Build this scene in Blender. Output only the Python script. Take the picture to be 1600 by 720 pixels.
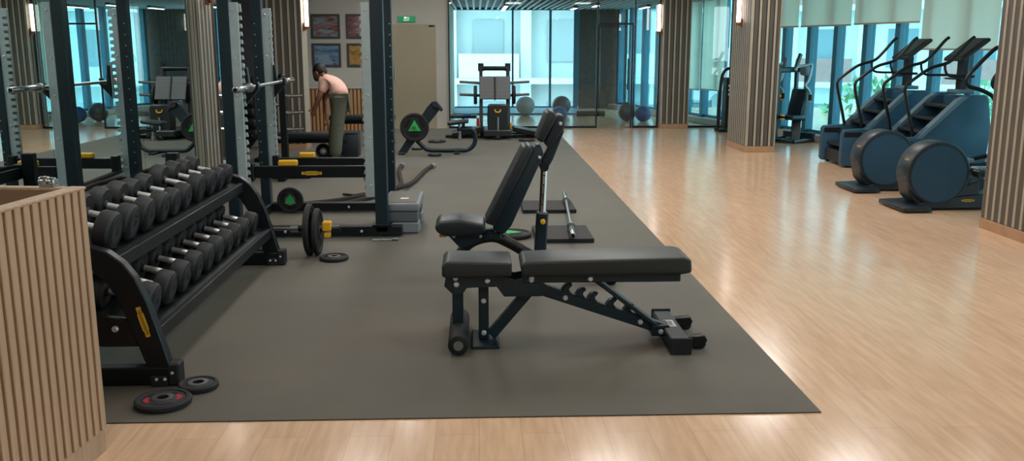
import bpy, bmesh, math, random
from mathutils import Vector, Matrix, Euler
random.seed(7)
for o in list(bpy.data.objects): bpy.data.objects.remove(o)
S = bpy.context.scene
COL = S.collection
PI = math.pi
# ------------------------------------------------------------------ camera
CAM_F, CAM_H = 1430.0, 1.6
cam = bpy.data.cameras.new('camera'); co = bpy.data.objects.new('camera', cam); COL.objects.link(co)
cam.sensor_width = 36.0; cam.lens = 36.0 * CAM_F / 1600.0; cam.clip_end = 300
TH = math.atan(289 / CAM_F); PS = math.atan(56 * math.cos(TH) / CAM_F)
co.location = (0, 0, CAM_H); co.rotation_euler = (PI / 2 - TH, 0, -PS)
S.camera = co
# ------------------------------------------------------------------ view
S.view_settings.view_transform = 'Standard'; S.view_settings.look = 'None'
S.view_settings.gamma = 1.0; S.view_settings.use_curve_mapping = False
S.view_settings.exposure = 0.0
# ------------------------------------------------------------------ world: bright overcast sky
w = bpy.data.worlds.new('overcast'); S.world = w; w.use_nodes = True
bg = w.node_tree.nodes['Background']
bg.inputs[0].default_value = (0.84, 0.96, 1.0, 1); bg.inputs[1].default_value = 6.0
# ------------------------------------------------------------------ helpers
def lin(h):
    h = h.lstrip('#'); c = [int(h[i:i+2], 16) / 255 for i in (0, 2, 4)]
    return tuple((x / 12.92 if x <= .04045 else ((x + .055) / 1.055) ** 2.4) for x in c)
M = {}
def mat(name, hexc, rough=.5, metal=0., var=0., scale=20., bump=0., emit=None, es=0., spec=.5, stretch=(1, 1, 1), trans=0.):
    m = bpy.data.materials.new(name); m.use_nodes = True
    nt = m.node_tree; p = nt.nodes['Principled BSDF']; c = lin(hexc) if isinstance(hexc, str) else hexc
    p.inputs['Base Color'].default_value = (*c, 1); p.inputs['Roughness'].default_value = rough
    p.inputs['Metallic'].default_value = metal; p.inputs['Specular IOR Level'].default_value = spec
    if var or bump:
        tc = nt.nodes.new('ShaderNodeTexCoord'); mp = nt.nodes.new('ShaderNodeMapping'); mp.inputs['Scale'].default_value = stretch
        n = nt.nodes.new('ShaderNodeTexNoise'); n.inputs['Scale'].default_value = scale; n.inputs['Detail'].default_value = 5
        nt.links.new(tc.outputs['Object'], mp.inputs[0]); nt.links.new(mp.outputs[0], n.inputs['Vector'])
        if var:
            r = nt.nodes.new('ShaderNodeValToRGB')
            r.color_ramp.elements[0].position = .3; r.color_ramp.elements[1].position = .7
            r.color_ramp.elements[0].color = (*[x * (1 - var) for x in c], 1)
            r.color_ramp.elements[1].color = (*[min(1, x * (1 + var)) for x in c], 1)
            nt.links.new(n.outputs['Fac'], r.inputs[0]); nt.links.new(r.outputs[0], p.inputs['Base Color'])
        if bump:
            b = nt.nodes.new('ShaderNodeBump'); b.inputs['Strength'].default_value = bump; b.inputs['Distance'].default_value = .004
            nt.links.new(n.outputs['Fac'], b.inputs['Height']); nt.links.new(b.outputs[0], p.inputs['Normal'])
    if emit:
        p.inputs['Emission Color'].default_value = (*lin(emit), 1); p.inputs['Emission Strength'].default_value = es
    M[name] = m; return m
def glass_mat(name, tint, refl=.06, rough=0.0):
    m = bpy.data.materials.new(name); m.use_nodes = True; nt = m.node_tree; nt.nodes.clear()
    o = nt.nodes.new('ShaderNodeOutputMaterial'); mx = nt.nodes.new('ShaderNodeMixShader')
    t = nt.nodes.new('ShaderNodeBsdfTransparent'); t.inputs[0].default_value = (*tint, 1)
    g = nt.nodes.new('ShaderNodeBsdfGlossy'); g.inputs['Roughness'].default_value = rough; g.inputs[0].default_value = (.9, 1, 1, 1)
    f = nt.nodes.new('ShaderNodeLayerWeight'); f.inputs[0].default_value = .5      # Schlick: r0 + (1-r0)*facing^5, same from both sides
    pw = nt.nodes.new('ShaderNodeMath'); pw.operation = 'POWER'; pw.inputs[1].default_value = 5
    a = nt.nodes.new('ShaderNodeMath'); a.operation = 'MULTIPLY_ADD'; a.inputs[1].default_value = 1 - refl; a.inputs[2].default_value = refl
    nt.links.new(f.outputs['Facing'], pw.inputs[0]); nt.links.new(pw.outputs[0], a.inputs[0]); nt.links.new(a.outputs[0], mx.inputs[0])
    nt.links.new(t.outputs[0], mx.inputs[1]); nt.links.new(g.outputs[0], mx.inputs[2]); nt.links.new(mx.outputs[0], o.inputs[0])
    M[name] = m; return m

class MB:
    """collects shapes; build() links them as one mesh object"""
    def __init__(s): s.bm = bmesh.new()
    def _merge(s, b, mtx=None):
        me = bpy.data.meshes.new('tmp'); b.to_mesh(me); b.free()
        if mtx is not None: me.transform(mtx)
        s.bm.from_mesh(me); bpy.data.meshes.remove(me); return s
    def box(s, c, d, rot=None, bev=0., seg=1):
        b = bmesh.new(); bmesh.ops.create_cube(b, size=1)
        for v in b.verts: v.co = Vector((v.co.x * d[0], v.co.y * d[1], v.co.z * d[2]))
        if bev: bmesh.ops.bevel(b, geom=b.edges[:], offset=min(bev, min(d) * .49), segments=seg, affect='EDGES', profile=.5)
        m = Matrix.Translation(Vector(c))
        if rot is not None:
            m = m @ (rot if isinstance(rot, Matrix) else Euler(rot).to_matrix().to_4x4())
        return s._merge(b, m)
    def cyl(s, a, b_, r, r2=None, n=20, bev=0.):
        a = Vector(a); b_ = Vector(b_); d = b_ - a; L = d.length
        b = bmesh.new(); bmesh.ops.create_cone(b, cap_ends=True, segments=n, radius1=r, radius2=r if r2 is None else r2, depth=L)
        if bev:
            e = [e for e in b.edges if abs(e.verts[0].co.z - e.verts[1].co.z) < 1e-6]
            bmesh.ops.bevel(b, geom=e, offset=bev, segments=2, affect='EDGES', profile=.5)
        q = Vector((0, 0, 1)).rotation_difference(d.normalized()).to_matrix().to_4x4()
        return s._merge(b, Matrix.Translation((a + b_) / 2) @ q)
    def sph(s, c, r, nu=24, nv=14, rot=None):
        b = bmesh.new(); bmesh.ops.create_uvsphere(b, u_segments=nu, v_segments=nv, radius=1)
        rr = (r, r, r) if isinstance(r, (int, float)) else r
        for v in b.verts: v.co = Vector((v.co.x * rr[0], v.co.y * rr[1], v.co.z * rr[2]))
        m = Matrix.Translation(Vector(c))
        if rot: m = m @ Euler(rot).to_matrix().to_4x4()
        return s._merge(b, m)
    def lathe(s, prof, o, axis, n=28):
        b = bmesh.new(); rings = []
        for (r, h) in prof:
            rings.append([b.verts.new((r * math.cos(2 * PI * k / n), r * math.sin(2 * PI * k / n), h)) for k in range(n)] if r > 1e-6 else [b.verts.new((0, 0, h))])
        for A, B in zip(rings, rings[1:]):
            for k in range(n):
                k2 = (k + 1) % n
                q = [A[k % len(A)], A[k2 % len(A)], B[k2 % len(B)], B[k % len(B)]]
                u = []
                for v in q:
                    if v not in u: u.append(v)
                if len(u) > 2: b.faces.new(u)
        if prof[0] != prof[-1]:
            if len(rings[0]) > 1: b.faces.new(rings[0][::-1])
            if len(rings[-1]) > 1: b.faces.new(rings[-1])
        else: bmesh.ops.remove_doubles(b, verts=rings[0] + rings[-1], dist=1e-6)
        bmesh.ops.recalc_face_normals(b, faces=b.faces[:])
        q = Vector((0, 0, 1)).rotation_difference(Vector(axis).normalized()).to_matrix().to_4x4()
        return s._merge(b, Matrix.Translation(Vector(o)) @ q)
    def ring(s, o, axis, R, ri, h, n=32):
        return s.lathe([(ri, 0), (R, 0), (R, h), (ri, h), (ri, 0)], o, axis, n)
    def prism(s, poly, axis, a0, a1, bev=0., seg=1):
        b = bmesh.new()
        def P(u, v, t): return {'Y': (u, t, v), 'X': (t, u, v), 'Z': (u, v, t)}[axis]
        A = [b.verts.new(P(u, v, a0)) for u, v in poly]; B = [b.verts.new(P(u, v, a1)) for u, v in poly]
        b.faces.new(A[::-1]); b.faces.new(B); n = len(poly)
        for k in range(n): b.faces.new([A[k], A[(k + 1) % n], B[(k + 1) % n], B[k]])
        bmesh.ops.recalc_face_normals(b, faces=b.faces[:])
        if bev: bmesh.ops.bevel(b, geom=b.edges[:], offset=bev, segments=seg, affect='EDGES', profile=.5)
        return s._merge(b)
    def tube(s, pts, r, n=10, sm=0, closed=False, rs=None):
        pts = [Vector(p) for p in pts]
        if sm:
            out = []; N = len(pts); rr = []
            for i in range(N if closed else N - 1):
                p0 = pts[(i - 1) % N] if (closed or i > 0) else pts[0]; p1 = pts[i]; p2 = pts[(i + 1) % N]
                p3 = pts[(i + 2) % N] if (closed or i + 2 < N) else p2
                for k in range(sm):
                    t = k / sm
                    out.append(.5 * ((2 * p1) + (-p0 + p2) * t + (2 * p0 - 5 * p1 + 4 * p2 - p3) * t * t + (-p0 + 3 * p1 - 3 * p2 + p3) * t ** 3))
                    if rs: rr.append(rs[i] * (1 - t) + rs[min(i + 1, N - 1)] * t)
            if not closed:
                out.append(pts[-1])
                if rs: rr.append(rs[-1])
            pts = out; rs = rr if rs else None
        b = bmesh.new(); rings = []; N = len(pts); up = None
        for i, p in enumerate(pts):
            if closed: t = (pts[(i + 1) % N] - pts[i - 1]).normalized()
            else: t = (pts[min(i + 1, N - 1)] - pts[max(i - 1, 0)]).normalized()
            if up is None:
                up = Vector((0, 0, 1)) if abs(t.z) < .9 else Vector((1, 0, 0))
            x = t.cross(up).normalized(); up = x.cross(t).normalized()
            q = r if rs is None else rs[i]
            rings.append([b.verts.new(p + (x * math.cos(2 * PI * k / n) + up * math.sin(2 * PI * k / n)) * q) for k in range(n)])
        for i in range(N if closed else N - 1):
            A, B = rings[i], rings[(i + 1) % N]
            for k in range(n): b.faces.new([A[k], A[(k + 1) % n], B[(k + 1) % n], B[k]])
        if not closed: b.faces.new(rings[0][::-1]); b.faces.new(rings[-1])
        bmesh.ops.recalc_face_normals(b, faces=b.faces[:])
        return s._merge(b)
    def bar(s, a, b_, wd, ht, bev=.004, up=(0, 0, 1)):
        a = Vector(a); b_ = Vector(b_); d = b_ - a; L = d.length; x = d.normalized(); u = Vector(up)
        if abs(x.dot(u)) > .98: u = Vector((0, 1, 0))
        y = u.cross(x).normalized(); z = x.cross(y)
        m = Matrix((x, y, z)).transposed().to_4x4()
        return s.box((a + b_) / 2, (L, wd, ht), m, bev)
    def raw(s, v, f):
        b = bmesh.new(); vs = [b.verts.new(p) for p in v]
        for q in f: b.faces.new([vs[i] for i in q])
        return s._merge(b)
    def text(s, txt, size, mtx, ext=.0008):
        cu = bpy.data.curves.new('t', 'FONT'); cu.body = txt; cu.size = size; cu.extrude = ext; cu.align_x = 'CENTER'; cu.align_y = 'CENTER'; cu.resolution_u = 2
        ob = bpy.data.objects.new('t', cu); COL.objects.link(ob)
        me = bpy.data.meshes.new_from_object(ob.evaluated_get(bpy.context.evaluated_depsgraph_get()))
        bpy.data.objects.remove(ob); bpy.data.curves.remove(cu)
        me.transform(mtx); s.bm.from_mesh(me); bpy.data.meshes.remove(me); return s
    def mesh(s, name, m, ang=35):
        me = bpy.data.meshes.new(name); s.bm.to_mesh(me); s.bm.free()
        me.polygons.foreach_set('use_smooth', [True] * len(me.polygons)); me.set_sharp_from_angle(angle=math.radians(ang))
        me.materials.append(M[m] if isinstance(m, str) else m); me.update(); return me
    def build(s, name, m, parent=None, ang=35):
        return link(name, s.mesh(name, m, ang), parent)
def link(name, me, parent=None):
    o = bpy.data.objects.new(name, me); COL.objects.link(o)
    if parent is not None: o.parent = parent
    return o
def tag(o, label=None, cat=None, group=None, kind=None):
    if label: o['label'] = label
    if cat: o['category'] = cat
    if group: o['group'] = group
    if kind: o['kind'] = kind
    return o
def thing(name, label, cat, loc=(0, 0, 0), rz=0., group=None):
    o = bpy.data.objects.new(name, None); COL.objects.link(o); o.empty_display_size = .1
    o.location = loc; o.rotation_euler = (0, 0, rz); return tag(o, label, cat, group)
def struct(o): o['kind'] = 'structure'; return o
def copy_tree(o, parent=None):
    c = o.copy(); COL.objects.link(c); c.parent = parent
    for ch in list(o.children): copy_tree(ch, c)
    return c
def basis(o, x, y):   # matrix with local x,y axes -> text plane
    x = Vector(x).normalized(); y = Vector(y).normalized(); z = x.cross(y)
    m = Matrix((x, y, z)).transposed().to_4x4(); m.translation = Vector(o); return m
def badge(parent, o, x, y, L=.145, txt='TECHNOGYM', mt='badge_yellow'):
    """yellow maker's plate with stepped ends and lettering"""
    m = basis(o, x, y); h = L * .2
    p = [(-L/2, -h*.35), (-L/2, h*.35), (-L*.3, h*.35), (-L*.26, h*.5), (L*.26, h*.5), (L*.3, h*.35), (L/2, h*.35), (L/2, -h*.35), (L*.3, -h*.35), (L*.26, -h*.5), (-L*.26, -h*.5), (-L*.3, -h*.35)]
    b = MB(); b.prism(p, 'Z', 0, .004); b.bm.transform(m); pl = b.build('maker_badge', mt, parent)
    t = MB(); t.text(txt, L * .135, m @ Matrix.Translation((0, 0, .0045))); t.build('lettering', 'black_print', pl)
    return pl
def bolts(parent, pts, axis, r=.011, m='bolt_steel', name='bolt'):
    me = MB().lathe([(0, 0), (r, 0), (r, r * .45), (r * .7, r * .8), (0, r * .9)], (0, 0, 0), axis, 10).mesh(name, m)
    for p in pts: link(name, me, parent).location = p
# ------------------------------------------------------------------ materials
mat('wall_white', '#b9b7ae', .7, var=.03, scale=3)
mat('wall_dark', '#54565a', .6, var=.06, scale=4)
mat('ceil', '#c4c2bb', .8)
mat('beige_slat', '#a89e8e', .5, var=.12, scale=6, stretch=(8, 8, .5))
mat('taupe_slat', '#575149', .55, var=.12, scale=6, stretch=(8, 8, .5))
mat('slat_back', '#191613', .8)
mat('skirt_wood', '#b18a6a', .5, var=.1, scale=8)
mat('oak_slat', '#b5957a', .5, var=.14, scale=5, stretch=(9, 9, .6))
mat('oak_dark', '#6b4a35', .55, var=.15, scale=5, stretch=(9, 9, .6))
mat('oak_warm', '#b88a5e', .5, var=.12, scale=5, stretch=(9, 9, .6))
mat('oak_inner', '#86664d', .5, var=.1, scale=5)
mat('frame_black', '#0b1216', .38, var=.15, scale=60, spec=.4)
mat('frame_navy', '#13262f', .4, spec=.45)
mat('black_rubber', '#16171a', .7, var=.15, scale=80, bump=.15)
mat('db_rubber', '#1c1e21', .6, var=.12, scale=60)
mat('db_face', '#292c30', .55, var=.08, scale=60)
mat('vinyl', '#1b2328', .42, var=.12, scale=120, bump=.12)
mat('vinyl_olive', '#23292b', .45, var=.1, scale=140, bump=.12)
mat('chrome', '#c9cbcc', .18, 1.)
mat('steel', '#b0b5b7', .32, 1.)
mat('bolt_steel', '#d3d6d8', .35, .45)
mat('alu_plate', '#aebabb', .45, .35, var=.06, scale=14)
mat('handle_steel', '#d5d6d4', .38, .65)
mat('hole', '#08090a', .9)
mat('badge_yellow', '#d6a62a', .45)
mat('yellow', '#dfaa1f', .45)
mat('black_print', '#1a1508', .6)
mat('white_print', '#d9dbd8', .6)
mat('red_print', '#a3262b', .5)
mat('green_print', '#1fae52', .45)
mat('grey_plastic', '#5b5f63', .55, var=.06, scale=40)
mat('grey_light', '#7b8085', .55, var=.06, scale=40)
mat('step_top', '#6a6862', .8, var=.15, scale=200, bump=.4)
mat('rope', '#2b2520', .9, var=.3, scale=90, bump=.5)
mat('climb_panel', '#285068', .42, var=.05, scale=6)
mat('climb_dark', '#131c23', .5)
mat('climb_trim', '#5b7583', .45)
mat('drum_black', '#17232c', .42)
mat('drum_face', '#1d3f55', .5, var=.06, scale=30)
mat('frame_teal', '#16303c', .4)
mat('plate_grey', '#54585a', .5, var=.06, scale=50)
mat('ball_grey', '#8f979b', .35)
mat('ball_dark', '#3a4550', .35)
mat('ball_blue', '#1d4f86', .35)
mat('fin_blue', '#2f6d86', .45)
mat('curb', '#a8a29a', .5)
mat('door_bronze', '#b0a78f', .14, .2, spec=.7)
mat('exit_green', '#0f8a52', .4, emit='#0f8a52', es=.35)
mat('exit_white', '#e8f4ec', .4, emit='#e8f4ec', es=.8)
mat('lamp_glow', '#fff4ee', .5, emit='#fff1e8', es=9.)
mat('lamp_led', '#ffffff', .5, emit='#ffffff', es=6.)
mat('copper', '#8a5a40', .35, .6)
mat('pic_frame', '#4a4a48', .5, .3)
mat('dark_panel', '#40403f', .5, var=.25, scale=9)
mat('slat_ceiling', '#93a3a6', .5)
mat('ceil_dark', '#0c1214', .7)
mat('skin', '#8f614a', .55)
mat('hair', '#15100e', .6)
mat('shirt', '#e6b8a8', .8, var=.06, scale=30)
mat('trousers', '#57594b', .85, var=.1, scale=30)
mat('shoe', '#c8d0d4', .6)
mat('mask', '#2b3a4a', .6)
mat('ext_white', '#e4e8e8', .8, var=.03, scale=2)
mat('ext_grey', '#8b979a', .8)
mat('ext_red', '#a87e78', .8, var=.08, scale=4)
mat('ext_glass', '#7d9098', .25)
mat('ext_ground', '#9aa39a', .9, var=.1, scale=1)
mat('ext_pale', '#a3aeb0', .8, var=.04, scale=2)
mat('ext_pale2', '#bcc7c9', .8)
mat('ext_pale3', '#8a989c', .6)
mat('leaf', '#7fae86', .7, var=.25, scale=8)
mat('bark', '#6b5644', .9)
glass_mat('glass_tint', (.55, .84, .90), .03)
glass_mat('glass_pale', (.74, .90, .93), .03)
glass_mat('glass_clear', (.93, .975, .975), .035)
def mirror_mat():
    m = bpy.data.materials.new('mirror'); m.use_nodes = True; nt = m.node_tree; nt.nodes.clear()
    o = nt.nodes.new('ShaderNodeOutputMaterial'); g = nt.nodes.new('ShaderNodeBsdfGlossy')
    g.inputs[0].default_value = (.66, .75, .74, 1); g.inputs['Roughness'].default_value = .0
    nt.links.new(g.outputs[0], o.inputs[0]); M['mirror'] = m
mirror_mat()
def blind_mat():
    m = bpy.data.materials.new('blind'); m.use_nodes = True; nt = m.node_tree; nt.nodes.clear()
    o = nt.nodes.new('ShaderNodeOutputMaterial'); mx = nt.nodes.new('ShaderNodeMixShader'); mx.inputs[0].default_value = .5
    d = nt.nodes.new('ShaderNodeBsdfDiffuse'); t = nt.nodes.new('ShaderNodeBsdfTranslucent')
    tc = nt.nodes.new('ShaderNodeTexCoord'); n = nt.nodes.new('ShaderNodeTexNoise'); n.inputs['Scale'].default_value = 2.5
    r = nt.nodes.new('ShaderNodeValToRGB'); r.color_ramp.elements[0].color = (*lin('#d6ddd2'), 1); r.color_ramp.elements[1].color = (*lin('#dfe4d9'), 1)
    nt.links.new(tc.outputs['Object'], n.inputs[0]); nt.links.new(n.outputs[0], r.inputs[0])
    nt.links.new(r.outputs[0], d.inputs[0]); t.inputs[0].default_value = (*lin('#efe4d2'), 1)
    nt.links.new(d.outputs[0], mx.inputs[1]); nt.links.new(t.outputs[0], mx.inputs[2]); nt.links.new(mx.outputs[0], o.inputs[0]); M['blind'] = m
blind_mat()
def floor_mat():
    m = bpy.data.materials.new('wood_floor'); m.use_nodes = True; nt = m.node_tree; p = nt.nodes['Principled BSDF']
    tc = nt.nodes.new('ShaderNodeTexCoord'); mp = nt.nodes.new('ShaderNodeMapping'); mp.inputs['Rotation'].default_value = (0, 0, PI / 2)
    br = nt.nodes.new('ShaderNodeTexBrick'); br.inputs['Scale'].default_value = 1; br.inputs['Brick Width'].default_value = 1.2; br.inputs['Row Height'].default_value = .18
    br.inputs['Mortar Size'].default_value = .0025; br.offset = .37
    br.inputs['Color1'].default_value = (*lin('#d9b595'), 1); br.inputs['Color2'].default_value = (*lin('#e0bc9c'), 1); br.inputs['Mortar'].default_value = (*lin('#cfad90'), 1)
    n = nt.nodes.new('ShaderNodeTexNoise'); n.inputs['Scale'].default_value = 3; n.inputs['Detail'].default_value = 6
    mp2 = nt.nodes.new('ShaderNodeMapping'); mp2.inputs['Scale'].default_value = (9, 1.0, 1)
    rr = nt.nodes.new('ShaderNodeValToRGB'); rr.color_ramp.elements[0].position = .35; rr.color_ramp.elements[1].position = .65
    rr.color_ramp.elements[0].color = (.86, .84, .82, 1); rr.color_ramp.elements[1].color = (1.0, 1.0, 1.0, 1)
    mx = nt.nodes.new('ShaderNodeMix'); mx.data_type = 'RGBA'; mx.blend_type = 'MULTIPLY'; mx.inputs[0].default_value = 1
    nt.links.new(tc.outputs['Object'], mp.inputs[0]); nt.links.new(mp.outputs[0], br.inputs['Vector'])
    nt.links.new(tc.outputs['Object'], mp2.inputs[0]); nt.links.new(mp2.outputs[0], n.inputs['Vector']); nt.links.new(n.outputs[0], rr.inputs[0])
    nt.links.new(br.outputs['Color'], mx.inputs[6]); nt.links.new(rr.outputs[0], mx.inputs[7]); nt.links.new(mx.outputs[2], p.inputs['Base Color'])
    p.inputs['Roughness'].default_value = .32; p.inputs['Specular IOR Level'].default_value = .7
    n2 = nt.nodes.new('ShaderNodeTexNoise'); n2.inputs['Scale'].default_value = 1.5; r2 = nt.nodes.new('ShaderNodeMapRange')
    r2.inputs[3].default_value = .15; r2.inputs[4].default_value = .19
    nt.links.new(tc.outputs['Object'], n2.inputs[0]); nt.links.new(n2.outputs[0], r2.inputs[0]); nt.links.new(r2.outputs[0], p.inputs['Roughness'])
    M['wood_floor'] = m
floor_mat()
def rubber_floor():
    m = bpy.data.materials.new('rubber_floor'); m.use_nodes = True; nt = m.node_tree; p = nt.nodes['Principled BSDF']
    tc = nt.nodes.new('ShaderNodeTexCoord')
    a = nt.nodes.new('ShaderNodeTexNoise'); a.inputs['Scale'].default_value = 1.3; a.inputs['Detail'].default_value = 4
    b = nt.nodes.new('ShaderNodeTexNoise'); b.inputs['Scale'].default_value = 160; b.inputs['Detail'].default_value = 2
    r = nt.nodes.new('ShaderNodeValToRGB'); r.color_ramp.elements[0].color = (*lin('#4a4339'), 1); r.color_ramp.elements[1].color = (*lin('#564e42'), 1)
    r.color_ramp.elements[0].position = .35; r.color_ramp.elements[1].position = .65
    r2 = nt.nodes.new('ShaderNodeValToRGB'); r2.color_ramp.elements[0].color = (.8, .8, .8, 1); r2.color_ramp.elements[1].color = (1.15, 1.15, 1.15, 1)
    mx = nt.nodes.new('ShaderNodeMix'); mx.data_type = 'RGBA'; mx.blend_type = 'MULTIPLY'; mx.inputs[0].default_value = 1
    nt.links.new(tc.outputs['Object'], a.inputs[0]); nt.links.new(tc.outputs['Object'], b.inputs[0])
    nt.links.new(a.outputs[0], r.inputs[0]); nt.links.new(b.outputs[0], r2.inputs[0])
    nt.links.new(r.outputs[0], mx.inputs[6]); nt.links.new(r2.outputs[0], mx.inputs[7]); nt.links.new(mx.outputs[2], p.inputs['Base Color'])
    p.inputs['Roughness'].default_value = .62; p.inputs['Specular IOR Level'].default_value = .3; p.inputs['Sheen Weight'].default_value = .35; p.inputs['Sheen Roughness'].default_value = .4; p.inputs['Sheen Tint'].default_value = (1, .92, .82, 1)
    M['rubber_floor'] = m
rubber_floor()
def picture_mat(name, cols, seed):
    m = bpy.data.materials.new(name); m.use_nodes = True; nt = m.node_tree; p = nt.nodes['Principled BSDF']
    tc = nt.nodes.new('ShaderNodeTexCoord'); mp = nt.nodes.new('ShaderNodeMapping'); mp.inputs['Location'].default_value = (seed, seed * 2, 0); mp.inputs['Scale'].default_value = (3, 3, 9)
    n = nt.nodes.new('ShaderNodeTexNoise'); n.inputs['Scale'].default_value = 1.6; n.inputs['Detail'].default_value = 6; n.inputs['Distortion'].default_value = .6
    r = nt.nodes.new('ShaderNodeValToRGB')
    while len(r.color_ramp.elements) < len(cols): r.color_ramp.elements.new(.5)
    for k, c in enumerate(cols): r.color_ramp.elements[k].position = .3 + .4 * k / (len(cols) - 1); r.color_ramp.elements[k].color = (*lin(c), 1)
    nt.links.new(tc.outputs['Object'], mp.inputs[0]); nt.links.new(mp.outputs[0], n.inputs['Vector']); nt.links.new(n.outputs[0], r.inputs[0]); nt.links.new(r.outputs[0], p.inputs['Base Color'])
    p.inputs['Roughness'].default_value = .15; M[name] = m
picture_mat('pic_a', ['#5a3b3c', '#8a5f58', '#6f8794', '#8ba2aa'], 1)
picture_mat('pic_b', ['#3c2c33', '#6d4a50', '#7d5a58', '#8f8790'], 4)
picture_mat('pic_c', ['#4a5a70', '#63809c', '#7f9cb0', '#8f8a94'], 7)
picture_mat('pic_d', ['#5d4a2c', '#9c7438', '#b98f55', '#7d7a60'], 9)
PANEL_W = 21.5
# ================================================================== SETTING
HC = 3.2          # hall ceiling height
MX = -2.68        # mirror plane
struct(MB().box((2.5, 10.4, -.05), (17, 27.2, .1)).build('floor', 'wood_floor'))
struct(MB().box((2.5, 7.6, HC + .05), (17, 21.4, .1)).build('ceiling', 'ceil'))
poly = [(MX + .06, 3.77), (1.52, 3.77), (1.52, 18.04), (-5.3, 18.04), (-5.3, 10.3), (MX + .06, 10.3)]
struct(MB().prism(poly, 'Z', 0.0, .006).build('floor_rubber', 'rubber_floor'))
# ---- left wall with mirrors
MA = -.022; MC = Vector((MX, 8.3, 0))          # the mirror wall leans in very slightly towards the back
def mloc(o): o.location = MC; o.rotation_euler = (0, 0, MA); return o
wl = mloc(struct(MB().box((-.1, -4.65, HC / 2), (.16, 13.3, HC)).build('wall_left', 'wall_white')))
mirror_y = [-2.6, -.6, 1.5, 3.0, 4.5, 6.0, 7.52, 9.0, 10.28]
for a, b in zip(mirror_y, mirror_y[1:]):
    MB().box((-.009, (a + b) / 2 - 8.3, .07 + (HC - .1) / 2), (.018, b - a - .004, HC - .1)).build('mirror_panel', 'mirror', wl)
mloc(struct(MB().box((.004, -4.65, .035), (.02, 13.2, .07), bev=.003).build('baseboard_left', 'skirt_wood')))
struct(MB().box((-4.1, 10.36, HC / 2), (2.7, .12, HC)).build('wall_recess', 'wall_dark'))
struct(MB().box((-5.4, 14.3, HC / 2), (.12, 7.8, HC)).build('wall_recess_side', 'wall_dark'))
struct(MB().box((-4.48, 18.2, HC / 2), (1.9, .14, HC)).build('wall_back_dark', 'wall_dark'))
# back wall with the door opening
struct(MB().box((-2.59, 18.2, HC / 2), (1.86, .14, HC)).box((-1.22, 18.2, (HC + 2.0) / 2), (.88, .14, HC - 2.0)).box((-.66, 18.2, HC / 2), (.24, .14, HC)).build('wall_back', 'wall_white'))
struct(MB().box((2.5, -2.95, HC / 2), (15, .1, HC)).build('wall_rear', 'wall_white'))
struct(MB().box((2.2, 18.2, (HC + 2.52) / 2), (5.5, .12, HC - 2.52)).build('wall_header', 'wall_white'))
# door
d = struct(MB().box((-1.22, 18.16, 1.0), (.88, .05, 2.0)).build('door_1', 'door_bronze'))
MB().box((-.86, 18.15, 1.965), (.12, .03, .035), bev=.004).build('door_closer', 'frame_black', d)
MB().cyl((-1.58, 18.11, .95), (-1.58, 18.11, 1.15), .012).cyl((-1.58, 18.11, .97), (-1.58, 18.16, .97), .008).cyl((-1.58, 18.11, 1.13), (-1.58, 18.16, 1.13), .008).build('pull_handle', 'steel', d)
# exit sign
e = thing('exit_sign', 'small green exit sign with white lettering above the bronze door', 'sign', (-1.33, 18.13, 2.04))
MB().box((0, -.02, .055), (.34, .035, .11), bev=.004).build('sign_body', 'exit_green', e)
MB().text('EXIT', .055, basis((0, -.0385, .04), (1, 0, 0), (0, 0, 1))).box((.0, -.0385, .085), (.1, .001, .012)).box((-.03, -.0385, .085), (.03, .001, .024)).build('lettering', 'exit_white', e)
# pictures
for k, (x0, z0, x1, z1, m, lb) in enumerate([(-3.16, 1.73, -2.61, 2.19, 'pic_a', 'framed red and blue landscape painting, upper left of the four'),
        (-2.49, 1.73, -1.94, 2.19, 'pic_b', 'framed dark purple landscape painting, upper right of the four'),
        (-3.16, 1.19, -2.61, 1.64, 'pic_c', 'framed blue river landscape painting, lower left of the four'),
        (-2.49, 1.19, -1.94, 1.64, 'pic_d', 'framed golden autumn landscape painting, lower right of the four')]):
    t = thing('framed_picture', lb, 'picture', ((x0 + x1) / 2, 18.13, z0), group='landscape pictures on the back wall')
    wd, ht = x1 - x0, z1 - z0
    f = MB()
    for sx in (-1, 1): f.box((sx * (wd / 2 - .02), -.015, ht / 2), (.04, .03, ht), bev=.004)
    for sz in (.02, ht - .02): f.box((0, -.015, sz), (wd - .08, .03, .04), bev=.004)
    f.build('frame', 'pic_frame', t)
    MB().box((0, -.008, ht / 2), (wd - .07, .012, ht - .07)).build('canvas', m, t)
# ---- glass partition of the studio
PY = 18.1
def pane(i, x0, x1, z0=.04, z1=2.5, frame=True, y=PY):
    f = MB()
    f.box(((x0 + x1) / 2, y, .02), (x1 - x0, .05, .04))
    f.box(((x0 + x1) / 2, y, 2.51), (x1 - x0, .05, .03))
    f.box((x0 + .012, y, 1.27), (.024, .05, 2.46)); f.box((x1 - .012, y, 1.27), (.024, .05, 2.46))
    o = struct(f.build('window_%d' % i, 'frame_black'))
    return o
w1 = pane(1, -.54, 2.37)
for a, b in ((-.516, .418), (.422, 2.346)):
    MB().box(((a + b) / 2, PY, 1.27), (b - a, .012, 2.45)).build('pane', 'glass_clear', w1)
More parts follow.
